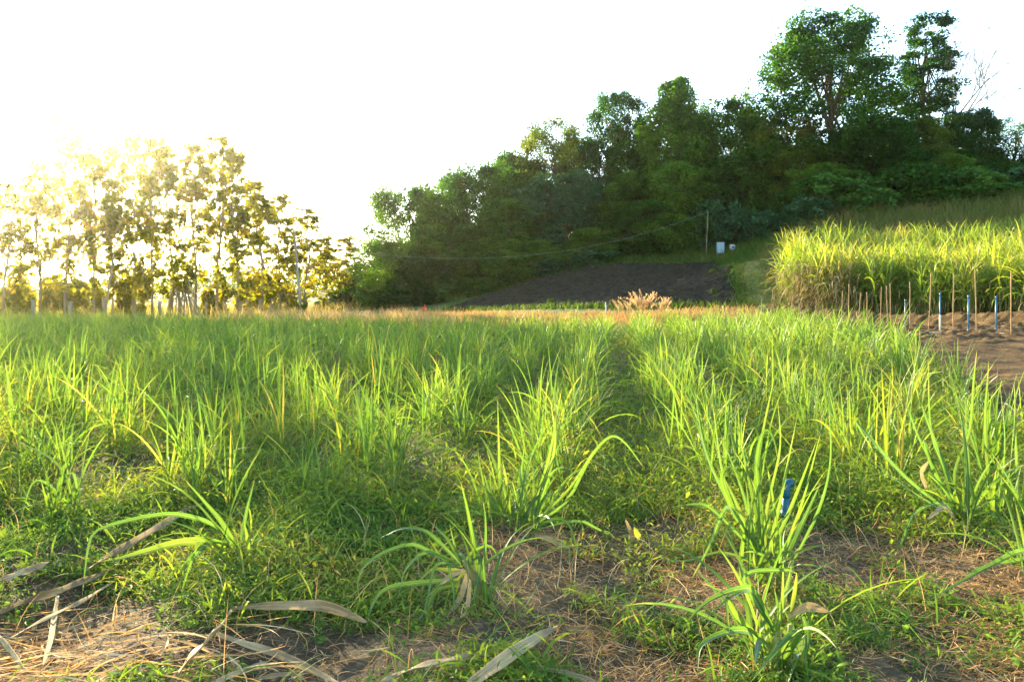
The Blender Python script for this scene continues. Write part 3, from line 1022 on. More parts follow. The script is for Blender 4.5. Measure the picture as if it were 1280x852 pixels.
g = Geo()
g.add(*weeds(150000, 3.0, 6.2, .02, .07, .16, 3, .17))
g.add(*weeds(26000, 3.0, 6.5, .03, .06, .42, 2, .10, thr=.6))        # broad-leaved herbs
g.add(*weeds(16000, 3.0, 7.5, .12, .34, .03, 4, .10))
g.add(*weeds(5000, 3.0, 7.5, .05, .10, .5, 3, .14, thr=.75))                # thin grass
g.add(*weeds(120000, 5.8, 11.5, .03, .10, .15, 2, .26, .8))
g.add(*weeds(14000, 5.8, 11.5, .04, .09, .4, 2, .22, .8, .7))
g.add(*weeds(42000, 6.0, 14, .12, .42, .026, 4, .15, .8, .55))
g.add(*weeds(120000, 11, 30, .06, .20, .15, 2, .32, .75, .40))
g.add(*weeds(60000, 26, 46, .12, .34, .17, 2, .35, .9, .2))
tag(g.build('weeds', M_weed), 'low tangled green weeds and grass covering the field between the cane', 'weeds', kind='stuff')


def strawmap(x, y):
    blob = lambda cx, cy, rx, ry: np.exp(-(((x - cx) / rx) ** 2 + ((y - cy) / ry) ** 2))
    return (1.0 * blob(.55, 3.55, .45, .32) + .8 * blob(.65, 4.7, .75, .6) + .9 * blob(2.5, 4.3, 1.1, 1.0) + .5 * blob(.1, 5.6, .6, .5) + .5 * blob(2.4, 6, 1.2, .7)
            + .55 * blob(-2.2, 3.5, .6, .4) + .35 * blob(4.2, 7.5, 1.2, 2.5) + .18 + .5 * (fbm(x * 1.8, y * 1.8, 60) - .5))


def straw(n, y0, y1, l0, l1, wd, thr, seg=3):
    x, y = scatter(n, y0, y1)
    m = strawmap(x, y)
    k = m + .25 * (R.random(n) - .5) > thr
    x, y = x[k], y[k]
    n = len(x)
    z = H(x, y) + .004 + .035 * R.random(n) ** 2
    el = R.normal(size=n) * .22
    L = l0 + (l1 - l0) * R.random(n) ** 2
    V, Fq, uv, li = ribbons(np.stack([x, y, z], 1), R.random(n) * 6.283, el, L, wd * (.5 + R.random(n)), R.normal(size=n) * .4, seg, 0, R.normal(size=n) * 1.2, 1.2, R.normal(size=n), 'leaf', cross=2)
    gz = H(V[:, 0], V[:, 1]) + .004
    V[:, 2] = np.maximum(V[:, 2], gz)
    return V, Fq, uv, np.clip(R.normal(size=n) * .25 + .45, 0, 1)[li]


g = Geo()
g.add(*straw(52000, 3.0, 6.5, .03, .20, .0042, .46))
g.add(*straw(36000, 6, 14, .06, .3, .007, .34))
g.add(*straw(9000, 3.0, 7, .05, .25, .004, .10))
# dead upright stems and seed stalks among the weeds
n = 4200
x, y = scatter(n, 3.2, 14, power=.8)
k_ = in_poly(x, y, FIELD)
x, y = x[k_], y[k_]
n = len(x)
V, Fq, uv, li = ribbons(np.stack([x, y, H(x, y)], 1), R.random(n) * 6.283, .5 + R.random(n), .1 + .32 * R.random(n), .004 + .003 * R.random(n), R.random(n) * 2.6, 6, 0, R.normal(size=n) * 1.2, 1.6, R.normal(size=n), 'blade', cross=2)
V[:, 2] = np.maximum(V[:, 2], H(V[:, 0], V[:, 1]) + .004)
g.add(V, Fq, uv, np.clip(.6 + .3 * R.normal(size=n), 0, 1)[li])
# long straw heap in the bottom left corner
n = 560
x, y = -2.15 + R.normal(size=n) * .55, 3.5 + R.normal(size=n) * .22
V, Fq, uv, li = ribbons(np.stack([x, y, H(x, y) + .01 + .07 * R.random(n) ** 2], 1), .25 + R.normal(size=n) * .45 + math.pi * (R.random(n) < .5), R.normal(size=n) * .12, .2 + .5 * R.random(n) ** 2, .003 + .006 * R.random(n),
                        .1 + .3 * R.random(n), 7, 0, R.normal(size=n) * 1.1, 1.2, R.normal(size=n) * 2, 'leaf', cross=2)
V[:, 2] = np.maximum(V[:, 2], H(V[:, 0], V[:, 1]) + .004)
g.add(V, Fq, uv, np.clip(.7 + .2 * R.normal(size=n), 0, 1)[li])
tag(g.build('straw', M_straw), 'loose dry straw and dead grass scattered over the soil', 'straw', kind='stuff')


def blades(x, y, h0, h1, wd, lean=.35, seg=3, tone=None, zoff=0.):
    n = len(x)
    L = h0 + (h1 - h0) * R.random(n)
    el = 1.5 - np.abs(R.normal(size=n)) * lean
    V, Fq, uv, li = ribbons(np.stack([x, y, H(x, y) + zoff], 1), R.random(n) * 6.283, el, L, wd * (.6 + .8 * R.random(n)), .3 + .8 * R.random(n), seg, 0, R.normal(size=n) * .4, 1.5,
                            R.normal(size=n), 'blade', cross=2)
    tn = np.clip(R.random(n) if tone is None else tone, 0, 1)
    return V, Fq, uv, tn[li]


def in_quad(n, poly):
    P = np.array(poly)
    xs, ys = [], []
    tot = 0
    while tot < n:
        x = P[:, 0].min() + np.ptp(P[:, 0]) * R.random(n * 2)
        y = P[:, 1].min() + np.ptp(P[:, 1]) * R.random(n * 2)
        k = in_poly(x, y, poly)
        xs.append(x[k]); ys.append(y[k]); tot += k.sum()
    return np.concatenate(xs)[:n], np.concatenate(ys)[:n]


# dry grass bank along the far end of the crop
STRIP = [(-22, 44.5), (-8, 39.5), (8, 35.5), (12.2, 37.2), (12.5, 42.5), (8, 45.0), (3, 50), (-3, 60), (-8, 68), (-22, 62)]
g = Geo()
x, y = in_quad(36000, STRIP)
hh = .25 + .45 * fbm(x * .6, y * .6, 71)
g.add(*blades(x, y, .10, .42, .03, .6, 2, .1 + .6 * fbm(x * .5, y * .5, 72) + .2 * R.random(len(x))))
x, y = in_quad(2500, [(-20, 52), (-8, 47), (-3, 45), (-3, 47), (-8, 54), (-18, 58)])
g.add(*blades(x, y, .6, 1.25, .035, .3, 3, .6 + .4 * R.random(len(x))))
tag(g.build('dry_grass', M_drygrass), 'strip of orange brown dead grass along the far end of the crop', 'grass', kind='stuff')

# rank grass behind the fence and under the left trees
g = Geo()
x, y = in_quad(16000, [(-60, 46), (-27, 42.5), (-17, 60), (-14, 100), (-22, 130), (-90, 130)])
g.add(*blades(x, y, .5, 1.7, .06, .35, 3, .25 + .75 * R.random(len(x))))
tag(g.build('rank_grass', leaf_mat('rank_grass_blade', [(0, (.10, .13, .03)), (.5, (.24, .21, .06)), (1, (.42, .32, .14))], .5, None, .02, .6, (1.2, 1.05, .6))),
    'tall yellowing grass behind the fence under the left trees', 'grass', kind='stuff')

# hill grass
g = Geo()
HG = [tuple(at(*p)[:2]) for p in [(560, 380, 78), (680, 346, 79), (780, 329, 77), (890, 326, 75), (948, 322, 58), (1000, 300, 64), (1000, 285, 76), (880, 300, 86), (700, 335, 88), (560, 372, 90)]]
x, y = in_quad(26000, HG)
g.add(*blades(x, y, .3, 1.0, .06, .4, 2, .7 * fbm(x * .4, y * .4, 80) + .3 * R.random(len(x))))
ed = []
for k in range(len(PLOT)):
    a_, b_ = np.array(PLOT[k]), np.array(PLOT[(k + 1) % len(PLOT)])
    m = int(np.linalg.norm(b_ - a_) * 75)
    ed.append(a_ + (b_ - a_) * R.random((m, 1)) + R.normal(size=(m, 2)) * (.15 + .55 * R.random((m, 1)) ** 2))
ed = np.concatenate(ed)
ed = ed[fbm(ed[:, 0] * .8, ed[:, 1] * .8, 85) + .3 * R.random(len(ed)) > .5]
g.add(*blades(ed[:, 0], ed[:, 1], .15, .55, .05, .5, 2, .5 * R.random(len(ed)) + .4 * fbm(ed[:, 0], ed[:, 1], 86), .04))
x, y = in_quad(16000, PATH)
g.add(*blades(x, y, .06, .2, .03, .7, 2, .7 + .3 * R.random(len(x)), .05))
tag(g.build('hill_grass', M_hgrass), 'green grass on the slope between the dark plot and the forest', 'grass', kind='stuff')
g = Geo()
x, y = in_quad(16000, [tuple(at(*p)[:2]) for p in [(940, 300, 56), (1320, 300, 53), (1330, 262, 66), (1000, 272, 72), (950, 290, 66)]])
g.add(*blades(x, y, .7, 1.9, .06, .3, 3, .8 * fbm(x * .35, y * .35, 83) + .2 * R.random(len(x))))
tag(g.build('brown_grass', M_bgrass), 'tall brownish grass between the mature cane and the forest', 'grass', kind='stuff')

# ------------------------------------------------------------------ mature cane stand
TALLV = []
for k in range(10):
    rng = np.random.default_rng(700 + k)
    g = Geo()
    ns = 11
    for s in range(ns):
        b = np.array([rng.normal() * .26, rng.normal() * .26, -.05])
        hgt = 1.5 + .7 * rng.random()
        lean = rng.normal(size=2) * .22
        top = b + np.array([lean[0], lean[1], hgt])
        V, Fq, uv = tube(catmull([b, (b + top) / 2, top], 4), np.linspace(.017, .011, 5), 5, False)
        g.add(V, Fq, uv, .5 + .4 * rng.random(), 1)
        n = 13
        f = np.linspace(.25, 1.0, n)
        P = b + (top - b) * f[:, None]
        az = rng.random() * 6.28 + np.arange(n) * 2.6 + rng.normal(size=n) * .4
        el = np.linspace(.7, 1.45, n) + rng.normal(size=n) * .1
        V, Fq, uv, li = ribbons(P, az, el, (1.0 + .6 * rng.random(n)), .05 * (.7 + .6 * rng.random(n)), np.linspace(2.1, .75, n) * (.7 + .7 * rng.random(n)), 6, .15, rng.normal(size=n) * .3, 1.6,
                                rng.normal(size=n) * .8, cross=2)
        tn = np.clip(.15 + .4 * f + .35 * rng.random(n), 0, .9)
        V[:, 2] = np.maximum(V[:, 2], .02)
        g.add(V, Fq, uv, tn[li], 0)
    n = 26
    P = rng.normal(size=(n, 3)) * [.3, .3, 0] + np.array([0, 0, 1])[None] * (.3 + 1.3 * rng.random(n))[:, None]
    V, Fq, uv, li = ribbons(P, rng.random(n) * 6.28, .3 + .5 * rng.random(n), .6 + .5 * rng.random(n), .035, 2.4, 5, 0, rng.normal(size=n) * .5, .8, rng.normal(size=n), cross=2)
    V[:, 2] = np.maximum(V[:, 2], .02)
    g.add(V, Fq, uv, rng.random(n)[li], 2)
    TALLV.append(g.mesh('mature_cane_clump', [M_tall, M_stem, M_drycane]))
M_tallgreen = M_tall.copy()
CP = [(14.4, 41.4), (20.7, 28.7), (27, 28.0), (42, 53), (18.6, 54), (16.0, 46)]
cnt = 0
ys = 28.0
rows = []
while ys < 54:
    xs = 12.0 + .5 * R.random()
    while xs < .76 * ys + 1:
        px_, py_ = xs + R.normal() * .12, ys + R.normal() * .12
        if in_poly(px_, py_, CP):
            rows.append((px_, py_))
        xs += .95
    ys += .98 if ys < 42 else 1.25
rows = sorted(rows, key=lambda p: p[1])
print('tall cane', len(rows))
for px_, py_ in rows[:298]:
    d = (px_ - B0[0]) * BN[0] + (py_ - B0[1]) * BN[1]
    corner = math.hypot(px_ - 13.8, py_ - 40.6) < 2.4
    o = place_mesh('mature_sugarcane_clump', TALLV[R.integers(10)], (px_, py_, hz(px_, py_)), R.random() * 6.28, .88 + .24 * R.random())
    o.scale.z *= .77 + .18 * R.random() + (.14 if 34 < py_ < 47 else 0)
    if corner:
        tag(o, 'tall sugarcane clump with straw coloured dead leaves at the left front corner of the stand', 'sugarcane', 'straw leaved cane at the corner of the tall stand')
    else:
        tag(o, 'tall yellow green sugarcane clump inside the dense mature stand behind the stakes', 'sugarcane', 'mature sugarcane in the tall stand')
# dead leaves hanging down over the corner
n = 800
a = R.random(n)
x = 14.1 + 2.2 * a + R.normal(size=n) * .5
y = 41.2 - 3.2 * a + R.normal(size=n) * .5
zc = H(x, y) + .2 + 2.0 * R.random(n) ** 1.2
V, Fq, uv, li = ribbons(np.stack([x, y, zc], 1), -2.2 + R.normal(size=n) * 1.3, 1.0 - 1.2 * R.random(n), .5 + .8 * R.random(n), .035 * (.6 + .7 * R.random(n)), 1.0 + 1.2 * R.random(n), 5, 0, R.normal(size=n) * .4, .8, R.normal(size=n), cross=2)
V[:, 2] = np.maximum(V[:, 2], H(V[:, 0], V[:, 1]) + .02)
tag(Geo().add(V, Fq, uv, np.clip(.55 + .3 * R.normal(size=n), 0, 1)[li]).build('dead_cane_leaves', M_drycane), 'curtain of dead straw leaves hanging at the corner of the mature cane', 'dry leaves', kind='stuff')


# ------------------------------------------------------------------ stakes, pipes, sticks on the soil
ORD = ['first', 'second', 'third', 'fourth', 'fifth', 'sixth', 'seventh', 'eighth', 'ninth', 'tenth', 'eleventh', 'twelfth', 'thirteenth', 'fourteenth', 'fifteenth', 'sixteenth']


def post(name, base, top, Y, r, mat, lab, cat, grp, sides=8, bend=.01, tipmat=None, taper=.85, sink=.15):
    x = (base[0] - CX) / F0 * Y
    z = hz(x, Y)
    h = max(.2, CAMZ + (HY - top[1]) / F0 * Y - z)
    dx = (top[0] - base[0]) / F0 * Y
    C = catmull([(0, 0, -sink), (dx * .4 + R.normal() * bend, R.normal() * bend, h * .4), (dx * .75 + R.normal() * bend, R.normal() * bend, h * .75), (dx, R.normal() * bend, h)], 8)
    rr = np.linspace(r, r * taper, 9) * (1 + .06 * R.normal(size=9))
    V, Fq, uv = tube(C, rr, sides)
    o = Geo().add(V, Fq, uv).build(name, mat)
    o.location = (x, Y, z)
    return tag(o, lab, cat, grp)


ST = [(1264, 415, 339, 22), (1221, 412, 337, 23.5), (1191, 407, 341, 25.5), (1161, 407, 341, 26.5), (1137, 407, 352, 29.5), (1114, 402, 354, 31.5), (1109, 403, 357, 31), (1100, 402, 358, 32),
      (1084, 402, 365, 33), (1074, 398, 365, 33.5), (1062, 395, 355, 34), (1052, 391, 363, 34.5)]
for k, (px, b, t, Yd) in enumerate(ST):
    lab = 'thin wooden stake nearest the right edge of the bare soil' if k == 0 else ('last small wooden stake at the left end of the stake row' if k == len(ST) - 1 else
          'thin upright wooden stake, %s from the right end of the stake row' % ORD[k])
    post('wooden_stake', (px + R.normal() * 1.0, b), (px + R.normal() * 2.2, t), Yd, .019, M_wood, lab, 'stake', 'wooden stakes on the bare soil', bend=.006)
BP = [(1245, 393, 371, 24.5), (1210.5, 399, 370, 25), (1175, 399, 367, 26.5), (1131.5, 399, 375, 30)]
names = ['short blue pipe standing between the two rightmost stakes', 'bright blue pipe standing left of the second stake from the right', 'pale blue pipe with a white foot standing mid row', 'short blue pipe at the left, by the fifth stake']
for k, (px, b, t, Yd) in enumerate(BP):
    x = (px - CX) / F0 * Yd
    z = hz(x, Yd)
    h = CAMZ + (HY - t) / F0 * Yd - z
    e = empty('standpipe', (x, Yd, z))
    V, Fq, uv = tube(np.array([(0, 0, -.2), (0, 0, h * .5), (0.005, 0, h)]), [.024, .024, .024], 10)
    pp_ = Geo().add(V, Fq, uv).build('pipe', M_bluepipe, e)
    V, Fq, uv = tube(np.array([(0.005, 0, h - .07), (.005, 0, h + .03)]), .030, 10)
    Geo().add(V, Fq, uv).build('cap', M_bluepipe, pp_)
    V, Fq, uv = tube(np.array([(0, 0, -.1), (0, 0, h * (.45 if k == 2 else .12))]), .029, 10)
    Geo().add(V, Fq, uv).build('sleeve', M_palestick if k == 2 else M_bluepipe, pp_)
    tag(e, names[k], 'pipe', 'blue water pipes standing in the soil')


def lying(name, p0, p1, Y0, Y1, r, mat, lab, cat, lift=.06):
    x0, x1 = (p0 - CX) / F0 * Y0, (p1 - CX) / F0 * Y1
    P = []
    for t in np.linspace(0, 1, 6):
        xx, yy = x0 + (x1 - x0) * t, Y0 + (Y1 - Y0) * t
        P.append((xx, yy, hz(xx, yy) + lift + r + .02 * math.sin(t * 7)))
    P = np.array(P)
    P[1:-1, 2] = (P[:-2, 2] + P[2:, 2]) / 2
    V, Fq, uv = tube(P - P[0], r, 6)
    o = Geo().add(V, Fq, uv).build(name, mat)
    o.location = P[0]
    tag(o, lab, cat)


lying('lying_pipe', 1155, 1198, 25.2, 25.6, .016, M_palestick, 'thin pale pipe lying on the soil at the foot of the stakes', 'pipe', .03)
lying('pale_stick', 1238, 1256, 23, 22.6, .018, M_palestick, 'pale stick lying on dark soil between the two rightmost stakes', 'stick', .03)
lying('pale_stick', 1268, 1284, 22.5, 22.2, .018, M_palestick, 'pale stick lying at the right edge beside the nearest stake', 'stick', .03)

# blue water pipe in the dense foreground clump
bx, by = gpt(982, 665)
e = empty('blue_standpipe', (bx, by, hz(bx, by)))
V, Fq, uv = tube(np.array([(0, 0, -.1), (0, 0, .16), (.005, 0, .30)]), .026, 12)
Geo().add(V, Fq, uv).build('pipe', M_teal, e)
V, Fq, uv = tube(catmull([(.005, 0, .26), (.0, -.005, .31), (.015, .01, .345), (.05, .03, .35)], 8), .029, 12)
Geo().add(V, Fq, uv).build('elbow', M_teal, e)
V, Fq, uv = tube(np.array([(.0, 0, .12), (.002, 0, .17)]), .033, 12)
Geo().add(V, Fq, uv).build('collar', M_teal, e)
tag(e, 'blue plastic water pipe with an elbow hidden among foreground cane blades', 'pipe')

# ------------------------------------------------------------------ things on the hill
post('thin_pole', (882.5, 314), (885, 263.6), 76.5, .04, M_post, 'thin pale pole on the slope that carries the black cable', 'pole', None)
x, Y_ = at(900.5, 310, 75)[:2]
z = hz(x, Y_)


def rounded_box(sx, sy, sz, r=.04, n=3):
    """vertical rounded prism as rings of quads"""
    a = []
    for cx, cy, s0 in ((1, 1, 0), (-1, 1, 1), (-1, -1, 2), (1, -1, 3)):
        for k in range(n + 1):
            t = (s0 + k / n) * math.pi / 2
            a.append((cx * (sx / 2 - r) + r * math.cos(t), cy * (sy / 2 - r) + r * math.sin(t)))
    a = np.array(a)
    m = len(a)
    rings = []
    for s, zz in ((.02, 0), (.94, 0), (1, r), (1, sz - r), (.94, sz), (.02, sz)):
        rings.append(np.hstack([a * s, np.full((m, 1), zz)]))
    V = np.concatenate(rings)
    idx = np.arange(len(V)).reshape(len(rings), m)
    nx = np.roll(idx, -1, 1)
    return V, np.stack([idx[:-1], nx[:-1], nx[1:], idx[1:]], -1).reshape(-1, 4)


zb = at(900, 316.5, 75)[2]
e = empty('meter_cabinet', (x, Y_, z))
V, Fq = rounded_box(.68, .32, .98, .03)
o = Geo().add(V, Fq).build('body', M_pale, e, False); o.location.z = zb - z
V, Fq = rounded_box(.74, .38, .05, .02)
o = Geo().add(V, Fq).build('lid', M_white, e, False); o.location.z = zb - z + .982
for sx in (-.27, .27):
    V, Fq, uv = tube(np.array([(sx, 0, -.2), (sx, 0, zb - z + .03)]), .04, 8)
    Geo().add(V, Fq, uv).build('leg', M_pole, e)
tag(e, 'larger pale blue box standing in grass above the dark plot', 'box')
x, Y_ = at(915.5, 310, 75)[:2]
z = hz(x, Y_)
zb = at(915, 312.5, 75)[2]
e = empty('water_drum', (x, Y_, z))
C = np.array([(0, .0, 0), (0, 0, .03), (0, 0, .26), (0, 0, .48), (0, 0, .52)]) + [0, 0, zb - z]
V, Fq, uv = tube(C, [.20, .245, .26, .245, .17], 16)
Geo().add(V, Fq, uv).build('body', M_white, e)
V, Fq, uv = tube(np.array([(-.02, -.30, .27), (-.02, -.24, .27)]) + [0, 0, zb - z], .09, 12)
Geo().add(V, Fq, uv).build('opening', M_black, e)
for k in range(3):
    a = k * 2.1 + .5
    V, Fq, uv = tube(np.array([(.17 * math.cos(a), .17 * math.sin(a), -.15), (.17 * math.cos(a), .17 * math.sin(a), zb - z + .02)]), .035, 8)
    Geo().add(V, Fq, uv).build('leg', M_pole, e)
tag(e, 'smaller white drum with a dark round opening, right of the pale blue box', 'drum')

# cable
pu = at(369.5, 303, 61)
pt = at(885, 264.5, 76.5)


def cable(name, a, b, sag, lab, r=.010):
    t = np.linspace(0, 1, 40)
    P = a[None] + (b - a)[None] * t[:, None]
    P[:, 2] -= sag * 4 * t * (1 - t)
    V, Fq, uv = tube(P - a, r, 5)
    o = Geo().add(V, Fq, uv).build(name, M_black)
    o.location = a
    tag(o, lab, 'cable')


M_cablegrey = solid_mat('grey_cable', (.16, .18, .15), (.22, .24, .2), 9, .6, 0)
cable('overhead_cable', pu, pt, 2.6, 'long thin cable sagging before the forest, from the grey pole to the hillside pole')
cable('overhead_cable', pu + [0, 0, .05], at(196, 302, 57), .35, 'thin cable running left from the grey pole into the yellow trees')
for o in list(COL.objects):
    if o.name.startswith('overhead_cable'):
        o.data.materials[0] = M_cablegrey
post('utility_pole', (377, 394), (368, 289), 61, .11, M_pole, 'tall grey utility pole leaning slightly in front of the yellow trees', 'pole', None, 10, .02, None, .75)

# red scrap in the dry grass
g = Geo()
x, Y_ = at(530.5, 386, 58)[:2]
n_u, n_v = 14, 9
u, v = np.meshgrid(np.linspace(0, 2 * math.pi, n_u, endpoint=False), np.linspace(.08, math.pi - .08, n_v))
rr = .14 * (1 + .45 * (fbm(u * 1.3 + 5, v * 2.1, 90) - .5) * 2)
V = np.stack([rr * np.sin(v) * np.cos(u) * 1.1, rr * np.sin(v) * np.sin(u) * .7, .2 + rr * np.cos(v) * 1.25], -1).reshape(-1, 3)
idx = np.arange(len(V)).reshape(n_v, n_u)
nx = np.roll(idx, -1, 1)
g.add(V, np.stack([idx[:-1], nx[:-1], nx[1:], idx[1:]], -1).reshape(-1, 4))
e = empty('red_bag', (x, Y_, max(hz(x, Y_), at(530, 390, 58)[2])))
g.build('sack', M_red, e)
V, Fq, uv = tube(np.array([(0, 0, .38), (.03, 0, .44), (.09, .02, .50)]), [.03, .05, .06], 8)
Geo().add(V, Fq, uv).build('knot', M_red, e)
tag(e, 'small crumpled red plastic bag in the dry grass at the field edge', 'bag')
post('short_peg', (757.5, 390), (757, 377.5), 47, .04, M_palestick, 'short pale peg at the near edge of the dark plot', 'peg', None)


# plume grass tufts
def plume(px, Y_, n, h0, h1, lean, lab):
    x = (px - CX) / F0 * Y_
    e = empty('plume_grass_tuft', (x, Y_, hz(x, Y_)))
    el = 1.45 - np.abs(R.normal(size=n)) * .28
    az = lean + R.normal(size=n) * 1.1
    L = h0 + (h1 - h0) * R.random(n)
    V, Fq, uv, li = ribbons(R.normal(size=(n, 3)) * [.12, .12, 0], az, el, L, .016, .3 + .5 * R.random(n), 6, 0, R.normal(size=n) * .3, 1.8, None, 'blade', cross=2)
    Geo().add(V, Fq, uv, R.random(n)[li]).build('stalks', M_drygrass, e)
    # seed heads: many short hairs along the last third of each stalk
    VV = V.reshape(n, 7, 2, 3).mean(2)
    k = 46
    q = 3.6 + 2.4 * R.random((n, k))
    i0 = np.minimum(q.astype(int), 5)
    f = (q - i0)[..., None]
    ar = np.arange(n)[:, None]
    P = (VV[ar, i0] * (1 - f) + VV[ar, i0 + 1] * f).reshape(-1, 3)
    m = n * k
    V, Fq, uv, li = ribbons(P, np.repeat(az, k) + R.normal(size=m) * 1.2, .9 + R.normal(size=m) * .4, .10 + .10 * R.random(m), .022, .9, 2, 0, None, 1.2, None, 'leaf', cross=2)
    Geo().add(V, Fq, uv, R.random(m)[li]).build('seed_heads', M_plume, e)
    tag(e, lab, 'grass tuft', 'feathery dry grass tufts at the dark plot')


plume(803, 40.5, 46, .9, 1.75, 1.6, 'tallest feathery tan grass tuft in front of the dark plot')
plume(784, 41, 12, .8, 1.2, 2.6, 'thin feathery tan grass tuft left of the tallest tuft')
plume(825, 40.5, 22, .7, 1.15, .2, 'low feathery tan grass tuft bent to the right')

# ------------------------------------------------------------------ trees


def limb_set(rng, trunk, tips, r0, g, sides=6):
    for tp in tips:
        k = rng.integers(len(trunk) // 3, len(trunk) - 1)
        a = trunk[k]
        mid = (a + tp) / 2 + np.array([0, 0, -.06 * np.linalg.norm(tp - a)]) + rng.normal(size=3) * .12
        V, Fq, uv = tube(catmull([a, mid, tp], 6), np.linspace(r0 * (1 - .6 * k / len(trunk)), .02, 7), sides, False)
        g.add(V, Fq, uv)


def make_tree(seed, Ht, Wd, zlow, K, cr, per, size, prof, trunk_r, aspect=.5, flat=.8, shell=.55, mats=None, limbs=14, bark=None, down=.15, surf=.55, lean=.3, strays=0):
    """returns (trunk mesh, crown mesh); prof(t) is the crown's relative half width at relative height t"""
    rng = np.random.default_rng(seed)
    tp = np.array([rng.normal() * lean, rng.normal() * lean, Ht * .93])
    P = catmull([(0, 0, -.6), (tp[0] * .1 + rng.normal() * .15, rng.normal() * .15, Ht * .3), (tp[0] * .5 + rng.normal() * .25, tp[1] * .5 + rng.normal() * .2, Ht * .6), tp], 12)
    gt = Geo()
    V, Fq, uv = tube(P, np.linspace(1, .12, 13) ** 1.1 * trunk_r, 9)
    gt.add(V, Fq, uv)
    t = rng.random(K) ** .85
    # a few lobes make the outline uneven
    nl = 6
    la, lt = rng.random(nl) * 6.283, rng.random(nl)
    ang = rng.random(K) * 6.283
    lob = np.zeros(K)
    for a, b in zip(la, lt):
        lob += np.exp(-((np.angle(np.exp(1j * (ang - a)))) / .55) ** 2 - ((t - b) / .2) ** 2)
    w = prof(t) * Wd / 2 * (.72 + .42 * np.clip(lob, 0, 1.2))
    rad = w * (1 - surf + surf * rng.random(K) ** .4)
    z = zlow + t * (Ht - zlow)
    ax = np.interp(z, P[:, 2], P[:, 0]), np.interp(z, P[:, 2], P[:, 1])
    C = np.stack([ax[0] + rad * np.cos(ang), ax[1] + rad * np.sin(ang), z], 1)
    Rr = cr * (.6 + .8 * rng.random(K)) * (.55 + .45 * np.clip(prof(t), 0, 1))
    limb_set(rng, P, C[rng.permutation(K)[:limbs]], trunk_r * .45, gt)
    gc = Geo()
    V, Fq, _, tn = leaves(C, Rr, per, size, aspect, flat, shell, down, rng)
    gc.add(V, Fq, None, tn)
    if strays:
        C2 = C + rng.normal(size=C.shape) * cr * .55
        gc.add(*leaves(C2, Rr * 1.1, strays, size, aspect, flat, shell, down, rng))
    return gt.mesh('tree_trunk', bark or M_bark), gc.mesh('tree_crown', mats or M_dark)


dome = lambda t: np.sqrt(np.clip(1 - (np.abs(t - .42) / .62) ** 2.3, .02, 1))
cone = lambda t: np.clip(1.05 - .92 * t, .1, 1) ** .8 * np.clip(.5 + 3 * t, 0, 1)
colm = lambda t: np.clip(1 - (np.abs(t - .45) / .62) ** 3, .06, 1)
dome2 = lambda t: np.sqrt(np.clip(1 - (np.abs(t - .3) / .72) ** 2.0, .02, 1))
roundt = lambda t: np.sqrt(np.clip(1 - (np.abs(t - .55) / .58) ** 2.4, .03, 1))
vase = lambda t: np.clip(.45 + .9 * t, 0, 1) * np.sqrt(np.clip(1.06 - t ** 4, .05, 1))
tier = lambda t: (.66 + .34 * np.abs(np.sin(t * 15))) * np.clip(1.1 - .75 * t, .15, 1)
TREES = {
    'dome': [make_tree(1, 10, 8, .4, 170, .9, 190, (.15, .33), dome, .24), make_tree(2, 10, 8, .4, 170, .92, 190, (.15, .33), dome2, .24), make_tree(12, 10, 8, .4, 165, .95, 190, (.15, .33), roundt, .24)],
    'cone': [make_tree(3, 12, 7, .5, 160, .8, 180, (.14, .30), cone, .24), make_tree(4, 12, 7, .5, 150, .85, 180, (.14, .32), colm, .24)],
    'airy': [make_tree(5, 12, 8, 1, 140, .8, 150, (.14, .32), roundt, .22, .42, .8, .7, limbs=26, strays=16), make_tree(6, 12, 8, 1, 125, .8, 140, (.14, .32), dome, .22, .42, .8, .7, limbs=26, strays=16)],
    'big': [make_tree(7, 18, 12.5, 2, 230, 1.15, 200, (.18, .40), roundt, .38, .5, .85, .6, limbs=34, surf=.75, strays=10)],
    'tier': [make_tree(8, 19, 7.5, 2, 165, .8, 130, (.15, .34), tier, .26, .5, .6, .7, limbs=40, strays=12, lean=.15)],
}
SHRUBS = [make_tree(20 + k, 2.6, 4.2, .0, 64, .46, 95, (.14, .36), dome, .07, limbs=8) for k in range(4)]


def tree(name, kind, px, top, Yd, wpx, lab, cat='tree', mat=None, grp='trees of the hillside forest', base_z=None, var=None):
    tm, cm = (SHRUBS if kind == 'shrub' else TREES[kind])[R.integers(9) % len(SHRUBS if kind == 'shrub' else TREES[kind])] if var is None else TREES[kind][var]
    x = (px - CX) / F0 * Yd
    z = hz(x, Yd)
    ztop = CAMZ + (HY - top) / F0 * Yd
    co = np.empty(len(cm.vertices) * 3)
    cm.vertices.foreach_get('co', co)
    co = co.reshape(-1, 3)
    Hm = np.percentile(co[:, 2], 99.7)
    Wm = np.percentile(co[:, 0], 98.5) - np.percentile(co[:, 0], 1.5)
    sz = max(.2, (ztop - z) / Hm)
    sx = wpx / F0 * Yd / Wm
    e = empty(name, (x, Yd, z - .1), R.normal() * .5, (sx, sx * (.9 + .2 * R.random()), sz))
    link('trunk', tm, e)
    c = link('crown', cm, e)
    if mat:
        c.material_slots[0].link = 'OBJECT'
        c.material_slots[0].material = mat
    tag(e, lab, cat, grp)
    return e


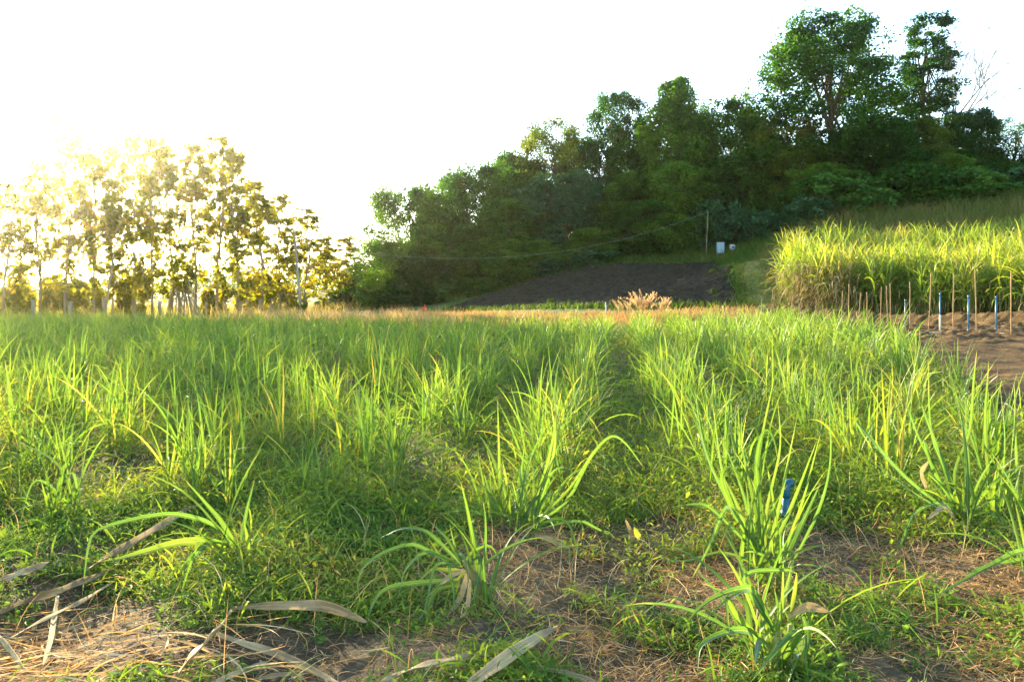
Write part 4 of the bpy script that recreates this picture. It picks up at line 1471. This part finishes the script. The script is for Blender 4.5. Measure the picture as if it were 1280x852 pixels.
T = 'forest_tree'
tree(T, 'dome', 508, 232, 88, 96, 'round feathery tree at the left end of the forest beside the open sky', mat=M_dark)
tree(T, 'dome', 545, 262, 90, 78, 'dark tree just right of the leftmost forest tree')
tree(T, 'dome', 602, 206, 90, 112, 'broad olive topped tree where the forest skyline first steps up')
tree(T, 'airy', 655, 205, 95, 80, 'thin pale tree between the olive topped tree and the yellow feathery tree', mat=M_yel)
tree(T, 'airy', 694, 154, 93, 84, 'yellow green feathery tree on the middle of the skyline', mat=M_yel)
tree(T, 'airy', 760, 113, 92, 86, 'tall feathery tree left of the pointed dark tree')
tree(T, 'cone', 826, 99, 88, 90, 'tall pointed dark tree at the middle of the skyline', var=0)
tree(T, 'dome', 907, 126, 86, 108, 'vine smothered dome shaped tree left of the giant tree')
tree(T, 'big', 1038, 27, 78, 158, 'giant broad tree, the widest on the hill')
tree(T, 'tier', 1158, 22, 80, 88, 'tall slender tree with tiered branches right of the giant tree', mat=M_dark)
tree(T, 'dome', 1216, 137, 77, 78, 'dark domed tree near the right edge below the bare tree')
tree(T, 'airy', 1266, 150, 78, 74, 'thin leaved tree at the right edge')
tree(T, 'airy', 985, 150, 80, 78, 'small yellowing tree under the left side of the giant tree', mat=M_yel)
tree(T, 'cone', 870, 165, 90, 64, 'dark narrow tree between the pointed tree and the vine dome', var=1)
tree(T, 'dome', 790, 180, 90, 70, 'dark tree filling the gap under the pointed tree')
G2 = 'lower trees of the hillside forest'
tree(T, 'dome', 488, 300, 84, 86, 'low dark tree at the left foot of the forest', grp=G2)
tree(T, 'dome', 560, 282, 84, 100, 'rounded mid green tree below the olive topped tree', grp=G2)
tree(T, 'dome', 630, 250, 84, 104, 'large shaded tree below the thin pale tree', grp=G2)
tree(T, 'dome', 704, 218, 85, 106, 'bluish green rounded tree in the middle of the forest', mat=M_blue, grp=G2)
tree(T, 'cone', 770, 215, 84, 84, 'shaded conical tree below the tall feathery tree', grp=G2, var=0)
tree(T, 'airy', 800, 250, 80, 74, 'bright green small tree above the middle of the dark plot', grp=G2)
tree(T, 'dome', 850, 205, 82, 96, 'shaded tree at the foot of the pointed tree', grp=G2)
tree(T, 'dome', 935, 190, 81, 90, 'deep green tree below the right side of the vine dome', grp=G2)
tree(T, 'airy', 1005, 178, 76, 96, 'brownish yellow tree at the foot of the giant tree', mat=M_yel, grp=G2)
tree(T, 'dome', 1085, 150, 75, 112, 'dense dark tree right under the giant crown', grp=G2)
tree(T, 'dome', 1150, 150, 76, 90, 'brown tinged tree below the tiered tree', mat=M_yel, grp=G2)
tree(T, 'dome', 1030, 205, 73, 90, 'low dark tree in the shade of the giant trunk', grp=G2)
tree(T, 'dome', 1175, 195, 74, 84, 'low shaded tree below the bare tree', grp=G2)
tree(T, 'dome', 1250, 205, 74, 84, 'low shaded tree by the right edge', grp=G2)
tree(T, 'dome', 1312, 185, 76, 84, 'shaded tree cut by the right edge', grp=G2)
tree(T, 'dome', 655, 300, 81, 90, 'low bushy tree above the left end of the dark plot', mat=M_dark, grp=G2)
tree(T, 'dome', 745, 285, 81, 80, 'low bushy tree above the middle of the dark plot', grp=G2)
tree(T, 'dome', 530, 320, 82, 80, 'low bushy tree above the dry grass at the forest edge', grp=G2)
tree(T, 'dome', 590, 310, 83, 84, 'low dark bushy tree at the forest edge', grp=G2)

for px, top, Yd, wd_, lab in [(650, 262, 99, 110, 'shaded back tree seen between the yellow feathery tree and the large shaded tree'), (735, 240, 99, 110, 'shaded back tree behind the bluish green tree'),
                              (800, 225, 98, 110, 'shaded back tree behind the bright green small tree'), (880, 200, 98, 110, 'shaded back tree behind the vine dome'),
                              (575, 290, 99, 110, 'shaded back tree behind the olive topped tree'), (724, 172, 96, 76, 'bushy tree top between the yellow feathery tree and the tall feathery tree'), (793, 150, 95, 70, 'bushy tree top left of the pointed dark tree'),
                              (862, 150, 94, 70, 'bushy tree top in the notch left of the vine dome'), (950, 160, 92, 80, 'bushy tree top in the notch right of the vine dome'), (640, 192, 97, 80, 'bushy tree top right of the olive topped tree'), (560, 222, 95, 70, 'bushy tree top left of the olive topped tree'), (1060, 175, 94, 130, 'shaded back tree behind the giant trunk'), (1190, 190, 94, 120, 'shaded back tree behind the bare tree')]:
    tree(T, 'dome', px, top, Yd, wd_, lab, grp=G2)

for px, top, Yd, wd_, kind_, lab in [(1385, 150, 78, 110, 'dome', 'first tree beyond the right edge of the forest'), (1460, 165, 77, 110, 'airy', 'second tree beyond the right edge of the forest'), (1540, 150, 78, 120, 'dome', 'third tree beyond the right edge of the forest'),
                                     (1350, 215, 71, 100, 'shrub', 'first bush beyond the right edge of the forest'), (1430, 215, 71, 100, 'shrub', 'second bush beyond the right edge of the forest'), (1510, 215, 71, 100, 'shrub', 'third bush beyond the right edge of the forest')]:
    tree(T if kind_ != 'shrub' else 'shrub', kind_, px, top, Yd, wd_, lab, 'tree' if kind_ != 'shrub' else 'shrub', None, G2)

# bare tree
g = Geo()
rng = np.random.default_rng(77)


def twig(p, d, L, r, depth):
    n = 4
    pts = [p]
    dd = d.copy()
    for k in range(n):
        dd = dd + rng.normal(size=3) * .10 + np.array([0, 0, .05])
        dd /= np.linalg.norm(dd)
        pts.append(pts[-1] + dd * L / n)
    V, Fq, uv = tube(np.array(pts), np.linspace(r, r * .6, n + 1), 4, False)
    g.add(V, Fq, uv)
    if depth == 0: return
    for k in range(4 if depth > 1 else 5):
        q = pts[1 + rng.integers(n)]
        nd = dd + rng.normal(size=3) * .55
        nd /= np.linalg.norm(nd)
        twig(q, nd, L * (.6 + .2 * rng.random()), r * .5, depth - 1)


x = (1190 - CX) / F0 * 79
z = hz(x, 79)
hb = CAMZ + (HY - 150) / F0 * 79 - z
V, Fq, uv = tube(catmull([(0, 0, -.5), (.1, 0, hb * .5), (.3, 0, hb)], 6), np.linspace(.2, .12, 7), 8)
g.add(V, Fq, uv)
e = empty('bare_tree', (x, 79, z))
g.build('trunk', M_bare, e)
g = Geo()
for k in range(7):
    a = k * .9
    twig(np.array([.25, 0, hb - 2 * rng.random()]), np.array([.55 * math.cos(a) + .5, .5 * math.sin(a), 1.0]) / 1.3, 5.0, .09, 3)
g.build('branches', M_bare, e)
tag(e, 'leafless grey twiggy tree right of the tiered tree', 'tree', 'trees of the hillside forest')

SH = [(890, 238, 80, 62, 'broad leaved bush mound below the vine dome', M_blue), (925, 262, 78, 60, 'bluish bush above the small white drum', M_blue), (972, 262, 74, 60, 'pale bluish bush left of the mature cane', M_blue),
      (1020, 242, 71, 80, 'dark bush below the giant tree, above the cane', None), (1095, 232, 69, 90, 'dark bush behind the middle of the mature cane', None), (1165, 228, 69, 90, 'bush behind the cane below the tiered tree', None),
      (1235, 226, 69, 90, 'bush behind the cane near the right edge', None), (1300, 222, 69, 90, 'bush behind the cane cut by the right edge', None),
      (850, 262, 81, 64, 'shaded bush behind the thin pale pole', None), (812, 285, 80, 56, 'small bush above the dark plot under the bright tree', None), (738, 308, 79, 62, 'pale grey green bush at the top edge of the dark plot', M_blue),
      (690, 318, 80, 60, 'dark bush at the upper left edge of the dark plot', None), (645, 335, 81, 60, 'bush at the left end of the dark plot', None), (600, 345, 80, 60, 'low bush at the left tip of the dark plot', None),
      (560, 345, 81, 62, 'bush in the shade left of the dark plot', None), (515, 350, 82, 66, 'bush under the forest edge above the dry grass', None), (470, 352, 84, 62, 'bush at the left foot of the forest', None),
      (437, 358, 90, 50, 'low green bush between the yellow trees and the forest', None), (455, 340, 96, 50, 'taller green bush at the gap below the open sky', M_yel), (377, 372, 61.3, 13, 'small climber bush growing round the foot of the utility pole', M_yel),
      (700, 300, 83, 60, 'shaded bush under the bluish tree', None), (780, 290, 82, 60, 'shaded bush under the conical tree', None), (960, 235, 79, 70, 'dense bush between the vine dome and the giant tree', None),
      (410, 372, 88, 34, 'low bush in dry grass at the end of the yellow trees', None), (1060, 215, 73, 90, 'tall bush in the deep shade under the giant tree', None), (1130, 205, 72, 90, 'tall bush in the deep shade under the tiered tree', None),
      (1205, 210, 72, 80, 'tall bush under the dark domed tree', None), (1275, 205, 72, 80, 'tall bush under the thin leaved tree', None), (620, 300, 86, 80, 'shaded bush behind the low bushy tree', None), (540, 330, 88, 80, 'deep shaded bush behind the forest edge', None)]
for k, (px, top, Yd, w, lab, mt) in enumerate(SH):
    tree('shrub', 'shrub', px, top, Yd, w, lab, 'shrub', mt or (M_mid, None, M_mid, M_blue)[k % 4], 'shrubs along the forest edge')

# small weeds on the dark plot
for px, top, Yd, w, lab in [(886, 349, 58, 22, 'low patch of green seedlings on the right of the dark plot'), (690, 371, 56, 12, 'spindly yellow green sapling on the dark plot'), (892, 365, 52, 10, 'tiny green weed below the seedling patch'),
                            (893, 374, 47, 9, 'pale weed at the lower right corner of the dark plot'), (712, 379, 54, 7, 'tiny weed beside the spindly sapling')]:
    tree('weed_plant', 'shrub', px, top, Yd, w, lab, 'weed', M_hgrass if px != 690 else M_yel, 'weeds on the dark plot')

# teak row on the left
TEAK = []
for k in range(5):
    tk = lambda t: np.clip(.55 + .6 * np.sin(t * 2.9 + .2), .16, 1) * np.clip(1.15 - t, .12, 1) ** .55
    TEAK.append(make_tree(50 + k, 12, 4.4, 1.8, 66, .50, 20, (.26, .52), tk, .11, .62, .9, .9, M_teak, 22, M_teakbark, .5, .5, .25, strays=6))
TREES['teak'] = TEAK
TK = [(4, 235, 45.5, 70), (50, 205, 47, 76), (80, 156, 49, 78), (118, 196, 50.5, 64), (140, 190, 52, 58), (166, 178, 53, 60), (190, 174, 55, 60), (214, 188, 57, 62), (244, 182, 58.5, 74), (272, 178, 61, 78), (296, 200, 64, 70),
      (324, 232, 69, 74), (350, 252, 75, 70), (380, 268, 81, 70), (408, 304, 90, 56), (436, 304, 98, 56)]
TL = ['teak tree at the left edge, its trunk cut by the frame', 'short teak tree left of the tallest one', 'tallest teak tree, rising into the sun glow', 'dense small teak tree just right of the tallest one',
      'teak tree beside the leaning pole at left', 'slim teak tree with a narrow spike top', 'twin topped slim teak tree left of the pole stack', 'teak tree standing over the stacked poles',
      'wide bushy teak tree right of the stacked poles', 'bushiest teak tree with the high right hand top', 'teak tree where the row top begins to drop', 'green teak tree two left of the utility pole',
      'teak tree just left of the utility pole', 'teak tree just right of the utility pole', 'low teak tree beyond the utility pole', 'last small teak tree before the forest']
for (px, top, Yd, w), lab in zip(TK, TL):
    tree('teak_tree', 'teak', px, top - 9, Yd, w * .86, lab, 'tree', None, 'teak trees in the row on the left')
SH2 = [(20, 352, 50, 40, 'yellow bush behind the leftmost fence post'), (72, 350, 52, 40, 'yellow bush between the two leftmost fence posts'), (112, 345, 56, 40, 'low yellow bush behind the third fence post'), (165, 348, 57, 40, 'green yellow bush left of the stacked poles'),
       (268, 352, 66, 34, 'yellow bush right of the stacked poles'), (312, 350, 74, 40, 'yellow bush behind the fence near the utility pole'), (345, 348, 80, 40, 'brownish bush left of the utility pole')]
for px, top, Yd, w, lab in SH2:
    tree('shrub', 'shrub', px, top, Yd, w, lab, 'shrub', M_teak, 'bushes under the yellow trees')

FP = [(42.6, 411, 375, 41), (90, 411, 376.5, 41.5), (131, 402, 371, 50), (168.5, 400, 376.5, 54), (200.5, 402, 376.5, 53), (257.6, 398, 378, 60), (280.6, 397, 376.5, 62), (302.8, 396.5, 376.5, 64), (325, 395.5, 374.7, 67), (340, 397, 379, 64)]
for k, (px, b, t, Yd) in enumerate(FP):
    post('fence_post', (px, b), (px - 1 + R.normal(), t), Yd, .12, M_post, 'weathered wooden fence post, %s from the left below the yellow trees' % ORD[k], 'post', 'fence posts below the yellow trees', 7, .02)
post('leaning_pole', (130, 402), (142, 318), 50, .07, M_post, 'bare pole leaning right beside the third fence post', 'pole', None)
# stack of poles set up like a tent
k = 0
for (cx, n, tipx) in ((218, 9, 219), (238, 11, 232)):
    for q in range(n):
        bpx = (206 + (q / (n - 1)) * 26) if cx == 218 else (222 + (q / (n - 1)) * 32)
        Yd = 57.5 + R.normal() * .5
        post('propped_pole', (bpx, 400), (tipx + (bpx - cx) * .12 + R.normal() * 2, 348 + R.random() * 9), Yd, .055, M_post,
             'thin brown pole propped in the left bundle of the pole stack' if cx == 218 else 'thin brown pole propped in the right bundle of the pole stack', 'pole',
             'poles propped in the left bundle' if cx == 218 else 'poles propped in the right bundle', 6, .03)

# far treeline beyond the left field
g = Geo()
K = 260
ang = np.radians(-42 + 40 * R.random(K))
dd = 190 + 60 * R.random(K)
Cx, Cy = np.sin(ang) * dd, np.cos(ang) * dd
Cz = H(Cx, Cy) + R.random(K) * (4 + 3 * fbm(ang * 22, ang * 0, 95))
g.add(*leaves(np.stack([Cx, Cy, Cz], 1), 2.2 + 1.2 * R.random(K), 90, (.5, 1.1), .6, .8, .6))
tag(g.build('far_treeline', M_dark), 'low hazy line of trees far beyond the left field', 'treeline', kind='stuff')

# ------------------------------------------------------------------ air
HAZE = .00016  # added haze volume, spreads the sun glow over the left trees
hm, nt, out = new_mat('glow_haze')
pv = nt.nodes.new('ShaderNodeVolumePrincipled')
pv.inputs['Color'].default_value = (1.0, .90, .70, 1)  # warm tint stands in for the golden glare round the sun
pv.inputs['Density'].default_value = HAZE
pv.inputs['Anisotropy'].default_value = .92
nt.links.new(pv.outputs[0], out.inputs['Volume'])
V = np.array([(sx, sy, sz) for sz in (-3.0, 42.0) for sx, sy in ((-640, -340), (640, -340), (640, 660), (-640, 660))], float)
Fq = [(0, 3, 2, 1), (4, 5, 6, 7), (0, 1, 5, 4), (1, 2, 6, 5), (2, 3, 7, 6), (3, 0, 4, 7)]
tag(Geo().add(V, Fq).build('haze', hm, None, False), 'thin warm haze added to the air for the glow round the sun', 'haze', kind='stuff')

# ------------------------------------------------------------------ light, sky, camera
w = bpy.data.worlds.new('World')
sc.world = w
w.use_nodes = True
nt = w.node_tree
nt.nodes.clear()
sky = nt.nodes.new('ShaderNodeTexSky')
sky.sky_type = 'NISHITA'
sky.sun_disc = False
sky.sun_elevation = SUN_EL
sky.sun_rotation = SUN_AZ
sky.air_density = 1.0
sky.dust_density = .4
sky.ozone_density = 1.2
bg = nt.nodes.new('ShaderNodeBackground')
bg.inputs[1].default_value = .135
wo = nt.nodes.new('ShaderNodeOutputWorld')
nt.links.new(sky.outputs[0], bg.inputs[0])
nt.links.new(bg.outputs[0], wo.inputs[0])

ld = bpy.data.lights.new('sun', 'SUN')
ld.energy = 5.0
ld.angle = math.radians(.55)
ld.color = (1.0, .85, .55)
lo = bpy.data.objects.new('sun', ld)
COL.objects.link(lo)
sd = Vector((math.sin(SUN_AZ) * math.cos(SUN_EL), math.cos(SUN_AZ) * math.cos(SUN_EL), math.sin(SUN_EL)))
lo.rotation_euler = sd.to_track_quat('Z', 'Y').to_euler()

cd = bpy.data.cameras.new('camera')
cd.sensor_width = 36.0
cd.lens = F0 / 1280 * 36.0
cd.shift_y = -(426 - HY) / 1280
cd.clip_start = .05
cd.clip_end = 3000
co_ = bpy.data.objects.new('camera', cd)
COL.objects.link(co_)
co_.location = (0, 0, CAMZ)
co_.rotation_euler = (math.radians(90), 0, 0)
sc.camera = co_

vs = sc.view_settings
vs.view_transform = 'Standard'
vs.look = 'None'
vs.exposure = 2.75
vs.gamma = 1.0
vs.use_curve_mapping = False
sc.render.engine = 'CYCLES'
cy = sc.cycles
cy.use_denoising = True
cy.denoiser = 'OPENIMAGEDENOISE'
cy.use_adaptive_sampling = True
cy.adaptive_threshold = .02
cy.max_bounces = 8
cy.diffuse_bounces = 6
cy.glossy_bounces = 2
cy.transmission_bounces = 4
cy.volume_bounces = 1
cy.transparent_max_bounces = 8
cy.sample_clamp_indirect = 6
sc.render.film_transparent = False
